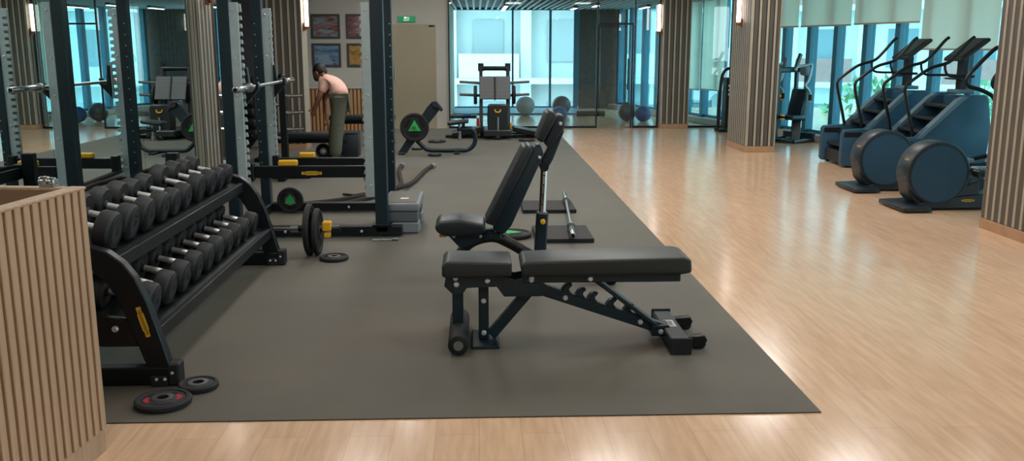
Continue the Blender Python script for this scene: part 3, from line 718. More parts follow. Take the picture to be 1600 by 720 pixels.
# ------------------------------------------------------------------ step platform
t = thing('step_platform', 'grey aerobic step platform on risers beside the power rack', 'step', (-.66, 8.12, 0))
MB().box((0, 0, .235), (.32, .70, .075), bev=.02, seg=3).build('deck', 'grey_light', t)
MB().box((0, 0, .2745), (.27, .62, .006), bev=.002).build('grip_top', 'step_top', t)
MB().box((.02, -.12, .279), (.07, .06, .002)).build('label_sticker', 'white_print', t)
for y in (-.24, .24):
    r = MB().box((0, y, .15), (.30, .2, .095), bev=.012).build('upper_riser', 'grey_plastic', t)
    MB().box((0, y, .055), (.31, .21, .095), bev=.012).build('lower_riser', 'grey_light', t)
# carabiner
t = thing('carabiner_clip', 'small steel carabiner chain on the floor by the power rack foot', 'clip', (-.76, 7.5, .006))
MB().tube([(-.05, 0, .008), (-.02, .018, .008), (.03, .014, .008), (.045, 0, .008), (.03, -.014, .008), (-.02, -.018, .008)], .005, 8, 3, closed=True).build('ring', 'steel', t)
MB().cyl((.045, 0, .012), (.10, -.012, .012), .011).build('swivel', 'steel', t)
MB().tube([(-.05, 0, .008), (-.09, .02, .008), (-.12, 0, .008), (-.09, -.018, .008)], .004, 8, 3, closed=True).build('link', 'steel', t)
# battle rope
t = thing('battle_rope', 'thick dark battle rope lying in curves behind the step platform', 'rope', (-.9, 10.2, .006))
MB().tube([(-.55, -1.1, .03), (-.35, -.9, .03), (-.08, -.3, .03), (.02, .25, .03), (-.04, .9, .03), (-.1, 1.5, .03), (-.1, 1.9, .03)], .026, 10, 6).build('rope_end', 'rope', t)
MB().tube([(-.85, -1.05, .03), (-.45, -.75, .03), (.0, -.25, .06), (.14, .35, .03), (.2, 1.0, .03), (.24, 1.5, .03), (.3, 1.85, .03)], .026, 10, 6).build('rope_end', 'rope', t)
for p, q in (((-.1, 1.88, .03), (-.1, 2.0, .03)), ((.3, 1.83, .03), (.325, 1.95, .03))): MB().cyl(p, q, .035).build('end_sleeve', 'grey_light', t)
tag(MB().tube([(-1.35, 9.75, .022), (-1.2, 9.9, .022), (-1.1, 9.82, .022), (-1.25, 9.76, .022), (-1.45, 9.85, .022)], .014, 8, 4).build('resistance_band', 'rope'), 'loose dark resistance band on the floor behind the power rack', 'band')
# ------------------------------------------------------------------ flat bench (foreground)
Y0 = 4.83
BN = thing('adjustable_bench', 'black adjustable bench set flat in the foreground with ladder rail', 'bench', (.45, Y0, 0))
def pad(poly, w, name, root, m='vinyl_olive', bev=.014, y=None):
    yc = Y0 if y is None else y
    return wb(MB().prism(poly, 'Y', yc - w / 2, yc + w / 2, bev, 3), name, m, root, 50)
pad([(-.19, .40), (-.19, .465), (-.165, .488), (.18, .478), (.18, .40), (-.13, .395)], .29, 'seat_pad', BN)
pad([(.235, .398), (.225, .46), (.245, .482), (1.09, .502), (1.135, .485), (1.14, .415), (1.09, .405)], .29, 'back_pad', BN)
wb(MB().box((.665, Y0, .378), (.85, .2, .045), bev=.005), 'pad_support', 'frame_navy', BN)
for s in (-1, 1):
    y = Y0 + s * .085
    wb(MB().prism([(-.17, .40), (-.18, .34), (-.14, .30), (-.08, .30), (-.06, .33), (.1, .335), (.14, .28), (.34, .28), (.38, .33), (.30, .39), (.2, .37), (.12, .39)], 'Y', y - .006, y + .006), 'seat_bracket', 'frame_navy', BN)
wb(MB().box((-.11, Y0, .23), (.06, .06, .28), bev=.005), 'front_post', 'frame_navy', BN)
wb(MB().cyl((-.105, Y0 - .26, .064), (-.105, Y0 + .26, .064), .055, n=24, bev=.008), 'foam_roller', 'black_rubber', BN)
for s in (-1, 1):
    wb(MB().cyl((-.105, Y0 + s * .258, .064), (-.105, Y0 + s * .266, .064), .026, n=18), 'roller_end', 'steel', BN)
wb(MB().box((-.105, Y0, .022), (.07, .4, .03), bev=.004), 'front_foot', 'frame_navy', BN)
wb(MB().box((.03, Y0, .17), (.055, .055, .30), bev=.005), 'centre_post', 'frame_navy', BN)
wb(MB().bar((.07, Y0, .04), (.28, Y0, .29), .055, .055), 'diagonal_brace', 'frame_navy', BN)
wb(MB().box((.04, Y0, .014), (.15, .30, .014), bev=.004), 'foot_plate', 'frame_navy', BN)
wb(MB().bar((.32, Y0, .305), (1.02, Y0, .065), .05, .06), 'ladder_rail', 'frame_navy', BN)
dirv = Vector((.70, 0, -.24)).normalized(); nrm = Vector((.24, 0, .70)).normalized()
for k, u in enumerate((.16, .24, .31, .42, .52)):
    p = Vector((.32, Y0, .305)) + dirv * u + nrm * .028
    pts = [(-.03, 0), (-.02, .035), (.0, .055), (.018, .055), (.016, .04), (.008, .03), (.012, .016), (.035, .0)]
    pp = [(p.x + dirv.x * a + nrm.x * b, p.z + dirv.z * a + nrm.z * b) for a, b in pts]
    wb(MB().prism(pp, 'Y', Y0 - .025, Y0 + .025, .003), 'ladder_hook', 'frame_navy', BN)
wb(MB().bar((.62, Y0, .365), (.98, Y0, .09), .10, .022, .004), 'support_strut', 'frame_navy', BN)
wb(MB().box((1.065, Y0, .044), (.10, .54, .084), bev=.006).box((1.0, Y0, .065), (.1, .11, .06), bev=.005), 'rear_foot', 'frame_navy', BN)
for s in (-1, 1): wb(MB().box((1.065, Y0 + s * .275, .05), (.11, .014, .092), bev=.003), 'foot_end_cap', 'black_rubber', BN)
st = wb(MB().box((1.065, Y0 + .02, .0868), (.052, .12, .001)), 'sticker', 'white_print', BN)
wb(MB().text('JERAI', .034, basis((1.065, Y0 + .02, .0876), (.0, -1, 0), (1, 0, 0)), .0003), 'lettering', 'black_print', st)
for y in (Y0 - .17, Y0 + .17):
    br = wb(MB().prism([(1.11, .075), (1.21, .083), (1.225, .055), (1.20, .02), (1.165, .008), (1.11, .03)], 'Y', y - .028, y + .028, .004), 'wheel_bracket', 'frame_black', BN)
    wb(MB().cyl((1.185, y - .022, .036), (1.185, y + .022, .036), .032, n=18), 'wheel', 'black_rubber', BN)
bolts(BN, [(x - .45, -.0925, z) for x, z in ((-.12, .385), (-.115, .35), (.05, .37), (.285, .372))], (0, -1, 0), .015)
bolts(BN, [(.60 - .45, -.101, .378), (.285 - .45, -.101, .385)], (0, -1, 0), .015)
bolts(BN, [(.475 - .45, -.026, .252), (.89 - .45, -.026, .11), (1.0 - .45, -.056, .062)], (0, -1, 0), .015)
bolts(BN, [(.03 - .45, -.029, .06), (.03 - .45, -.029, .24)], (0, -1, 0), .0145)
# ------------------------------------------------------------------ inclined bench
Y2 = 6.07
B2 = thing('incline_bench', 'black incline bench with raised backrest and chrome adjusting post', 'bench', (.1, Y2, 0))
pad([(-.285, .425), (-.255, .465), (-.12, .475), (.05, .445), (.055, .39), (-.02, .372), (-.2, .36), (-.265, .385)], .29, 'seat_pad', B2, 'vinyl', .018, Y2)
pad([(.045, .45), (.115, .425), (.37, .93), (.345, .965), (.30, .955)], .27, 'back_pad', B2, 'vinyl', .018, Y2)
pad([(.10, .40), (.17, .365), (.225, .42), (.44, .90), (.42, .955), (.375, .955), (.12, .45)], .2, 'back_shell', B2, 'frame_navy', .012, Y2)
pad([(.385, 1.0), (.43, .975), (.525, 1.14), (.50, 1.185), (.455, 1.18)], .25, 'head_pad', B2, 'vinyl', .016, Y2)
pad([(.44, .97), (.47, .94), (.575, 1.07), (.57, 1.15), (.535, 1.16), (.51, 1.12)], .18, 'head_shell', B2, 'frame_navy', .01, Y2)
wb(MB().prism([(.565, 1.1), (.575, 1.04), (.505, .86), (.46, .78), (.425, .80), (.43, .85), (.50, 1.0)], 'Y', Y2 - .04, Y2 + .04, .006), 'back_arm', 'frame_navy', B2)
wb(MB().cyl((.445, Y2 - .06, .81), (.445, Y2 + .06, .81), .03, n=18), 'pivot', 'frame_black', B2)
ps = wb(MB().cyl((.45, Y2, .81), (.435, Y2, .44), .024, n=20), 'chrome_post', 'chrome', B2)
for k in range(5): wb(MB().cyl((.4475 - .0041 * k, Y2 - .0246, .75 - .065 * k), (.4475 - .0041 * k, Y2 - .022, .75 - .065 * k), .006, n=10), 'adjust_hole', 'hole', ps)
wb(MB().bar((.438, Y2, .5), (.418, Y2, .12), .08, .08, .01), 'post_sleeve', 'frame_navy', B2)
kn = wb(MB().cyl((.437, Y2 - .07, .445), (.437, Y2 - .04, .445), .017, n=16), 'knob_stem', 'frame_black', B2)
wb(MB().cyl((.437, Y2 - .085, .445), (.437, Y2 - .065, .445), .018, n=18, bev=.004), 'yellow_knob', 'yellow', B2)
wb(MB().prism([(-.22, .375), (.1, .385), (.14, .34), (.02, .31), (-.09, .265), (-.13, .275)], 'Y', Y2 - .05, Y2 + .05, .006), 'seat_bracket', 'frame_navy', B2)
wb(MB().box((-.235, Y2 - .02, .345), (.05, .03, .018), bev=.004), 'yellow_lever', 'yellow', B2)
wb(MB().tube([(-.12, Y2, .05), (-.12, Y2, .2), (-.04, Y2, .295), (.10, Y2, .33), (.22, Y2, .285), (.42, Y2, .17), (.66, Y2, .09), (.88, Y2, .05)], .038, 12, 6), 'arched_frame', 'frame_black', B2)
wb(MB().box((-.10, Y2 + .1, .035), (.09, .32, .05), bev=.01), 'front_foot', 'frame_black', B2)
wb(MB().cyl((.9, Y2 - .1, .05), (.9, Y2 + .42, .05), .044, n=20, bev=.012), 'rear_foot', 'frame_black', B2)
wb(MB().box((.10, Y2, .345), (.12, .13, .05), bev=.008), 'hub', 'frame_navy', B2)
bolts(B2, [(x - .1, -.051 if x < .3 else -.101, z) for x, z in ((-.16, .345), (.02, .345), (.41, .88))], (0, -1, 0), .011)
bolts(B2, [(.545 - .1, -.091, 1.1)], (0, -1, 0), .013)
plate('black weight plate with green marking lying behind the incline bench', (.29, 7.62, .006), .17, .04, accent='green', rz=.4)
# ------------------------------------------------------------------ lifting pads and barbell
t1 = MB().box((.72, 7.63, .024), (.48, .58, .036), bev=.004).build('lifting_pad', 'black_rubber'); tag(t1, 'nearer black rubber lifting pad under the chrome barbell', 'mat', 'lifting pads')
t1 = MB().box((.70, 8.98, .024), (.52, .55, .036), bev=.004).build('lifting_pad', 'black_rubber'); tag(t1, 'further black rubber lifting pad under the chrome barbell', 'mat', 'lifting pads')
t = thing('olympic_barbell', 'bare chrome barbell lying across the two rubber lifting pads', 'barbell', (.845, 8.36, .0785), math.radians(-3.6))
MB().cyl((0, -.66, 0), (0, .66, 0), .0145, n=14).build('shaft', 'steel', t)
for s in (-1, 1):
    sl = MB().cyl((0, s * .66, 0), (0, s * 1.08, 0), .0245, n=20, bev=.003).build('sleeve', 'chrome', t)
    MB().cyl((0, s * .64, 0), (0, s * .672, 0), .036, n=20).build('collar', 'steel', sl)
    MB().cyl((0, s * 1.078, 0), (0, s * 1.084, 0), .017, n=16).build('end_cap', 'frame_black', sl)
t = thing('cable_attachment', 'black close grip cable handle on the floor by the further lifting pad', 'attachment', (.3, 9.0, .006))
MB().tube([(-.1, -.08, .03), (.0, -.06, .1), (.09, 0, .03)], .014, 8, 4).tube([(-.08, .08, .03), (.0, .05, .1), (.09, 0, .03)], .014, 8, 4).build('frame', 'frame_black', t)
for y in (-.08, .08): MB().cyl((-.13, y - .06, .03), (-.07, y + .05, .03), .02).build('grip', 'black_rubber', t)
# ------------------------------------------------------------------ plate loaded seated machine
YR = 13.85
R_ = thing('plate_loaded_machine', 'black plate loaded machine with curved base tube and small seat', 'gym machine', (-.6, YR, 0))
wb(MB().prism([(-1.19, .01), (-1.06, .01), (-.84, .30), (-.55, .66), (-.60, .78), (-.66, .78), (-.74, .70), (-.95, .38)], 'Y', YR - .05, YR + .05, .008), 'inclined_post', 'frame_navy', R_)
wb(MB().prism([(-.67, .78), (-.60, .79), (-.50, .66), (-.53, .63), (-.58, .68), (-.66, .70)], 'Y', YR - .09, YR + .09, .008), 'chest_stop', 'vinyl', R_)
wb(MB().tube([(-.90, YR, .19), (-.82, YR, .11), (-.74, YR, .055), (-.55, YR, .045), (-.3, YR, .045), (-.15, YR, .05), (-.05, YR, .12), (-.02, YR, .24), (-.06, YR, .35), (-.2, YR, .36), (-.3, YR, .36)], .033, 12, 5), 'base_tube', 'frame_navy', R_)
wb(MB().box((-.28, YR, .47), (.32, .26, .055), (0, -.12, 0), bev=.02, seg=3), 'seat', 'vinyl', R_)
wb(MB().cyl((-.26, YR, .2), (-.26, YR, .45), .022).box((-.26, YR, .24), (.05, .06, .05), bev=.005), 'seat_post', 'steel', R_)
wb(MB().box((-1.12, YR, .02), (.1, .5, .028), bev=.006).box((-.3, YR, .02), (.08, .5, .028), bev=.006), 'floor_foot', 'frame_black', R_)
wb(MB().cyl((-.93, YR - .17, .40), (-.93, YR + .05, .40), .024), 'plate_peg', 'chrome', R_)
plate('large upright black weight plate with green triangle on the plate loaded machine', (-.93, YR - .06, .40), .215, .06, (0, -1, 0), 'green', group='weight plates at the back')
for k, (x, y, r, lb) in enumerate(((-.67, 15.4, .15, 'flat black weight plate on the floor beyond the plate loaded machine'), (-.62, 13.45, .10, 'small flat black weight plate in front of the plate loaded machine'), (-.93, 14.3, .09, 'small flat black weight plate under the plate loaded machine'), (.85, 15.55, .14, 'flat black weight plate on the floor right of the leg press'))):
    plate(lb, (x, y, .006), r, .03, grips=False, group='weight plates at the back')
# ------------------------------------------------------------------ leg press
YL = 16.3
P_ = thing('leg_press', 'black leg press machine with two grey foot plates by the glass studio', 'gym machine', (.32, YL, 0))
for x in (.08, .56):
    wb(MB().bar((x, YL - .15, .05), (x, YL + .25, 1.22), .06, .08, .006), 'guide_rail', 'frame_black', P_)
    wb(MB().box((x, YL + .3, .62), (.06, .06, 1.2), bev=.005), 'rear_post', 'frame_navy', P_)
    wb(MB().cyl((x, YL + .26, 1.15), (x, YL + .26, 1.29), .05, n=16), 'end_cap', 'black_rubber', P_)
    wb(MB().box((x - .035 if x < .3 else x + .035, YL - .2, .16), (.035, .05, .24), bev=.01), 'yellow_handle', 'yellow', P_)
wb(MB().cyl((.08, YL + .24, 1.2), (.56, YL + .24, 1.2), .04), 'top_bar', 'frame_black', P_)
for a, b in ((.055, .315), (.33, .595)):
    f = wb(MB().box(((a + b) / 2, YL - .05, .87), (b - a, .03, .42), (math.radians(-22), 0, 0), bev=.005), 'foot_plate', 'plate_grey', P_)
    for q in range(6):
        zz = .70 + q * .066; wb(MB().box(((a + b) / 2, YL - .066 + (zz - .87) * .40, zz), (b - a - .03, .004, .012), (math.radians(-22), 0, 0)), 'tread_rib', 'grey_plastic', f)
wb(MB().box((.3225, YL - .06, .86), (.02, .05, .42), (math.radians(-22), 0, 0)), 'centre_divider', 'frame_black', P_)
for s, xe in ((-1, .06), (1, .58)):
    for z in (.97, .75): wb(MB().cyl((xe, YL + .1, z - .02), (xe + s * .36, YL + .1, z), .024), 'plate_horn', 'plate_grey', P_)
    plate('upright black weight plate on the %s horn of the leg press' % ('left' if s < 0 else 'right'), (xe + s * .05 + (0 if s > 0 else .0), YL + .1, .74), .165, .06, (s, 0, 0), group='weight plates at the back', grips=False)
wb(MB().prism([(.20, .1), (.52, .1), (.55, .3), (.54, .58), (.50, .61), (.22, .61), (.19, .58), (.18, .3)], 'Y', YL - .55, YL - .3, .015), 'seat_back', 'vinyl', P_)
wb(MB().tube([(.31, YL - .562, .53), (.32, YL - .57, .49), (.36, YL - .57, .48), (.40, YL - .57, .49), (.41, YL - .562, .53)], .012, 8, 3), 'yellow_grip', 'yellow', P_)
wb(MB().box((.36, YL - .25, .12), (.5, .7, .12), bev=.02), 'seat_base', 'vinyl', P_)
wb(MB().cyl((.36, YL - .58, .06), (.36, YL - .57, .40), .02), 'lever', 'steel', P_)
wb(MB().box((.36, YL - .56, .04), (.12, .06, .06), bev=.008), 'front_foot', 'frame_black', P_)
for s in (-1, 1):
    x0 = .36 + s * .26
    wb(MB().box((x0 + s * .27, YL - .15, .12), (.52, .4, .09), (0, s * .2, 0), bev=.01), 'side_step', 'frame_black', P_)
    wb(MB().box((x0 + s * .2, YL - .15, .035), (.9, .07, .05), bev=.006), 'cross_foot', 'frame_black', P_)
    wb(MB().cyl((x0 + s * .5, YL - .3, .05), (x0 + s * .5, YL + .0, .05), .04), 'roller', 'black_rubber', P_)
wb(MB().box((.32, YL + .3, .035), (1.1, .08, .05), bev=.006), 'rear_foot', 'frame_black', P_)
tag(MB().box((.02, YL - .32, .3), (.05, .02, .14), bev=.008).build('exercise_band', 'red_print'), 'small red band hung on the leg press side', 'band')
t = thing('floor_bench_press', 'low black bench with blue knobs beside the leg press', 'bench', (-.25, 17.2, 0))
MB().box((0, 0, .3), (.5, .22, .06), bev=.015).build('pad', 'vinyl', t)
MB().box((0, 0, .14), (.06, .06, .27)).box((0, 0, .025), (.36, .3, .03), bev=.005).build('stand', 'frame_navy', t)
MB().cyl((.0, -.13, .33), (.14, -.13, .33), .035).build('roller', 'ball_blue', t)
# ------------------------------------------------------------------ benches near the person
def simple_bench(label, cx, cy, L, ztop, rz=0.):
    t = thing('flat_bench', label, 'bench', (cx, cy, 0), rz)
    MB().box((0, 0, ztop - .045), (L, .28, .085), bev=.025, seg=3).build('pad', 'vinyl', t)
    MB().box((0, 0, ztop - .115), (L * .85, .09, .06), bev=.005).build('spine', 'frame_black', t)
    for s in (-1, 1):
        MB().bar((s * L * .36, 0, ztop - .12), (s * L * .44, 0, .05), .07, .07).build('leg', 'frame_black', t)
        MB().box((s * L * .44, 0, .035), (.08, .46, .055), bev=.008).build('foot', 'frame_black', t)
    return t
b1 = simple_bench('long flat black bench in front of the person, behind the power rack', -2.5, 13.0, 1.25, .40)
MB().bar((-.62, 0, .34), (-.85, 0, .05), .09, .09).build('inclined_leg', 'frame_black', b1)
badge(b1, (-.75, -.047, .21), (.62, 0, .78), (-.78, 0, .62), .16)
simple_bench('black flat bench behind the person, nearer the oak cabinet', -1.85, 15.0, 1.05, .50)
t = thing('plyo_box', 'black padded box on the floor beside the bending person', 'box', (-1.93, 13.45, 0))
MB().box((0, 0, .18), (.42, .34, .34), bev=.015, seg=2).build('body', 'vinyl', t)
MB().box((0, 0, .358), (.43, .35, .03), bev=.012).build('lid', 'black_rubber', t)
MB().box((0, -.173, .25), (.1, .008, .03), bev=.003).build('handle_slot', 'hole', t)
plate('black weight plate leaning on the padded box behind the person', (-2.2, 13.2, .116), .11, .03, (0, -1, 0), grips=True, group='weight plates at the back')
t = thing('padded_machine', 'tall black ribbed padded machine against the dark wall', 'gym machine', (-4.1, 15.8, 0))
MB().box((0, .1, .55), (.75, .3, 1.05), bev=.05, seg=3).build('body', 'black_rubber', t)
for k in range(6):
    MB().box((0, -.06, .16 + k * .17), (.74 - .03 * k, .1, .15), (0, .12 * (1 - k / 3), 0), bev=.045, seg=3).build('cushion', 'vinyl', t)
# ------------------------------------------------------------------ person
def skin_mesh(verts, edges, radii, name, m, root, sub=2):
    me = bpy.data.meshes.new('sk'); me.from_pydata(verts, edges, []); ob = bpy.data.objects.new('sk', me); COL.objects.link(ob)
    sk = ob.modifiers.new('s', 'SKIN'); sk.use_smooth_shade = True
    for i, r in enumerate(radii):
        rr = (r, r) if isinstance(r, (int, float)) else r
        me.skin_vertices[0].data[i].radius = rr
    me.skin_vertices[0].data[0].use_root = True
    sb = ob.modifiers.new('d', 'SUBSURF'); sb.levels = sub; sb.render_levels = sub
    dg = bpy.context.evaluated_depsgraph_get()
    out = bpy.data.meshes.new_from_object(ob.evaluated_get(dg)); bpy.data.objects.remove(ob)
    b = MB(); b.bm.from_mesh(out); bpy.data.meshes.remove(out); return b
PX, PYp = -1.92, 12.3
def L_(p): return Vector(p) - Vector((PX, PYp, 0))
PE = thing('person', 'person in a salmon shirt and olive trousers bending over the bench', 'person', (PX, PYp, .006))
hip = (-1.79, 12.32, .90); belly = (-1.83, 12.37, 1.0); chest = (-1.95, 12.48, 1.13); neck = (-2.045, 12.55, 1.20); head0 = (-2.08, 12.575, 1.225)
J = dict(hipN=(-1.80, 12.22, .86), kneeN=(-1.85, 12.18, .48), ankN=(-1.88, 12.14, .09), hipF=(-1.81, 12.40, .86), kneeF=(-1.91, 12.44, .48), ankF=(-1.92, 12.46, .09),
         shN=(-1.99, 12.38, 1.14), elN=(-2.08, 12.33, .93), wrN=(-2.16, 12.38, .77), shF=(-1.99, 12.66, 1.13), elF=(-2.08, 12.74, .87), wrF=(-2.05, 12.66, .64))
V = [hip, belly, chest, neck, head0, J['shN'], J['elN'], J['wrN'], J['shF'], J['elF'], J['wrF'], J['hipN'], J['kneeN'], J['ankN'], J['hipF'], J['kneeF'], J['ankF'], (-2.175, 12.39, .725), (-2.045, 12.645, .59)]
E_ = [(0, 1), (1, 2), (2, 3), (3, 4), (2, 5), (5, 6), (6, 7), (7, 17), (2, 8), (8, 9), (9, 10), (10, 18), (0, 11), (11, 12), (12, 13), (0, 14), (14, 15), (15, 16)]
Rr = [.12, .115, .13, .05, .045, .055, .04, .026, .055, .04, .026, .085, .055, .04, .085, .055, .04, (.034, .018), (.034, .018)]
body = skin_mesh([L_(v) for v in V], E_, Rr, 'body', 'skin', PE)
# head with face, facing left and down
hc = L_((-2.115, 12.60, 1.235)); fwd = Vector((-.80, .35, -.48)).normalized(); upv = (Vector((0, 0, 1)) - fwd * fwd.z).normalized(); side = fwd.cross(upv)
hm = Matrix((fwd, side, upv)).transposed().to_4x4(); hm.translation = hc
h = MB().sph((0, 0, .01), (.092, .073, .105), 24, 18).sph((.03, 0, -.055), (.058, .055, .055), 18, 12).sph((.096, 0, -.012), (.02, .014, .024), 12, 8).sph((.082, 0, -.062), (.014, .026, .009), 12, 8)
for s in (-1, 1): h.sph((-.005, s * .075, -.005), (.022, .012, .032), 12, 8).sph((.080, s * .031, .012), (.012, .015, .009), 10, 6)
h.bm.transform(hm)
me = bpy.data.meshes.new('h'); h.bm.to_mesh(me); body.bm.from_mesh(me); bpy.data.meshes.remove(me); h.bm.free()
# fingers: five tapered chains per hand, rooted in the palm
for wr, palm, inn in ((J['wrN'], (-2.175, 12.39, .725), Vector((0, .9, 0))), (J['wrF'], (-2.045, 12.645, .59), Vector((-.9, 0, 0)))):
    p = L_(palm); d = (Vector(palm) - Vector(wr)).normalized(); across = d.cross(inn).normalized(); cu = across.cross(d)
    for k, ln in enumerate((.065, .078, .074, .058)):
        o = p + across * (-.027 + .018 * k)
        body.tube([o, o + d * ln * .5, o + d * ln * .8 + cu * ln * .25, o + d * ln * .95 + cu * ln * .5], .008, 6, 2, rs=[.009, .0085, .008, .006])
    o = p - across * .03 - d * .03
    body.tube([o, o - across * .025 + d * .02, o - across * .03 + d * .05], .009, 6, 2, rs=[.011, .010, .007])
bo = body.build('body', 'skin', PE, 80)
hr = MB().sph((-.022, 0, .028), (.094, .082, .098), 24, 16).sph((-.075, 0, -.01), (.035, .06, .05), 14, 10); hr.bm.transform(hm); hr.build('hair', 'hair', PE, 80)
mk = MB().sph((.055, 0, -.05), (.056, .064, .046), 20, 12); mk.bm.transform(hm); mk.build('face_mask', 'mask', PE, 80)
sh = skin_mesh([L_(v) for v in ((-1.80, 12.32, .90), belly, chest, (-2.02, 12.53, 1.175), J['shN'], (-2.06, 12.345, .97), J['shF'], (-2.05, 12.71, .96))], [(0, 1), (1, 2), (2, 3), (2, 4), (4, 5), (2, 6), (6, 7)], [.14, .135, .15, .06, .072, .06, .072, .06], 'shirt', 'shirt', PE)
sh.build('shirt', 'shirt', PE, 80)
tr = skin_mesh([L_(v) for v in ((-1.79, 12.32, .89), J['hipN'], J['kneeN'], (-1.875, 12.145, .13), J['hipF'], J['kneeF'], (-1.92, 12.455, .13))], [(0, 1), (1, 2), (2, 3), (0, 4), (4, 5), (5, 6)], [.13, .105, .095, .085, .10, .095, .085], 'trousers', 'trousers', PE)
tr.build('trousers', 'trousers', PE, 80)
for a in (J['ankN'], J['ankF']):
    c = L_(a)
    s_ = MB().sph(c + Vector((-.06, 0, -.045)), (.125, .045, .04), 18, 10).sph(c + Vector((.0, 0, -.02)), (.05, .042, .055), 14, 10).box(c + Vector((-.06, 0, -.083)), (.24, .08, .018), bev=.008)
    s_.build('shoe', 'shoe', PE, 60)
# ------------------------------------------------------------------ stair climbers
def climber(x0, y0, label):
    t = thing('stair_climber', label, 'stair climber', (x0, y0, 0), 0, 'stair climbers facing the windows')
    W = .72
    side = [(0, .06), (.02, .02), (1.14, .02), (1.17, .2), (1.2, .6), (1.14, .98), (1.10, 1.02), (.88, 1.02), (.80, .97), (.40, .60), (.32, .52), (.03, .50), (0, .46)]
    for s in (0, 1):
        y = s * W
        MB().prism(side, 'Y', y - .05, y + .05, .012, 2).build('side_panel', 'climb_panel', t)
        MB().prism([(.30, .50), (.36, .50), (.83, .95), (.90, 1.0), (.84, 1.0), (.77, .96)], 'Y', y - .056, y + .056).build('edge_trim', 'climb_trim', t)
        MB().box((.14, y, .44), (.27, .108, .10), bev=.02).build('step_housing', 'climb_dark', t)
        # handrail with horn and lower loop
        yr = y + (.06 if s == 0 else -.06)
        MB().tube([(.30, yr, .52), (.25, yr, .72), (.17, yr, 1.02), (.17, yr, 1.12), (.24, yr, 1.19), (.44, yr, 1.33), (.62, yr, 1.385), (.70, yr, 1.43), (.80, yr, 1.54), (.90, yr, 1.66), (.95, yr, 1.70)], .02, 10, 4).build('handrail', 'frame_black', t)
        MB().tube([(.62, yr, 1.385), (.63, yr, 1.31), (.67, yr, 1.25), (.78, yr, 1.235), (.98, yr, 1.235)], .016, 8, 4).build('lower_grip', 'frame_black', t)
    MB().box((1.04, W / 2, .52), (.2, W - .1, .95), bev=.02).build('motor_housing', 'climb_panel', t)
    MB().box((.55, W / 2, .12), (1.0, W - .1, .16), bev=.01).build('base', 'climb_dark', t)
    st = MB().box((0, 0, 0), (.26, W - .11, .035), bev=.006).mesh('stair_tread', 'climb_dark')
    rs = MB().box((.10, 0, -.09), (.02, W - .11, .16)).mesh('riser', 'climb_trim')
    for k in range(5):
        o = link('stair_tread', st, t); o.location = (.2 + .155 * k, W / 2, .27 + .15 * k); link('riser', rs, o)
    MB().box((1.0, W / 2, 1.045), (.2, .30, .05), bev=.01).build('console_base', 'climb_trim', t)
    MB().box((1.0, W / 2, 1.25), (.09, .12, .42), bev=.01).box((.90, W / 2, 1.2), (.14, .2, .02), bev=.004).build('console_post', 'climb_dark', t)
    MB().cyl((.98, .06, 1.235), (.98, W - .06, 1.235), .016).build('cross_bar', 'frame_black', t)
    c = MB().box((1.03, W / 2, 1.55), (.42, .44, .05), (0, math.radians(-38), 0), bev=.015).build('console', 'climb_dark', t)
    MB().box((1.012, W / 2, 1.574), (.32, .36, .006), (0, math.radians(-38), 0)).build('screen', 'frame_black', c)
    for y in (.04, W - .04): MB().cyl((.1, y - .03, .028), (.1, y + .03, .028), .025).build('wheel', 'black_rubber', t)
climber(4.84, 12.0, 'far blue grey stair climber facing the windows')
climber(4.98, 10.85, 'near blue grey stair climber facing the windows')
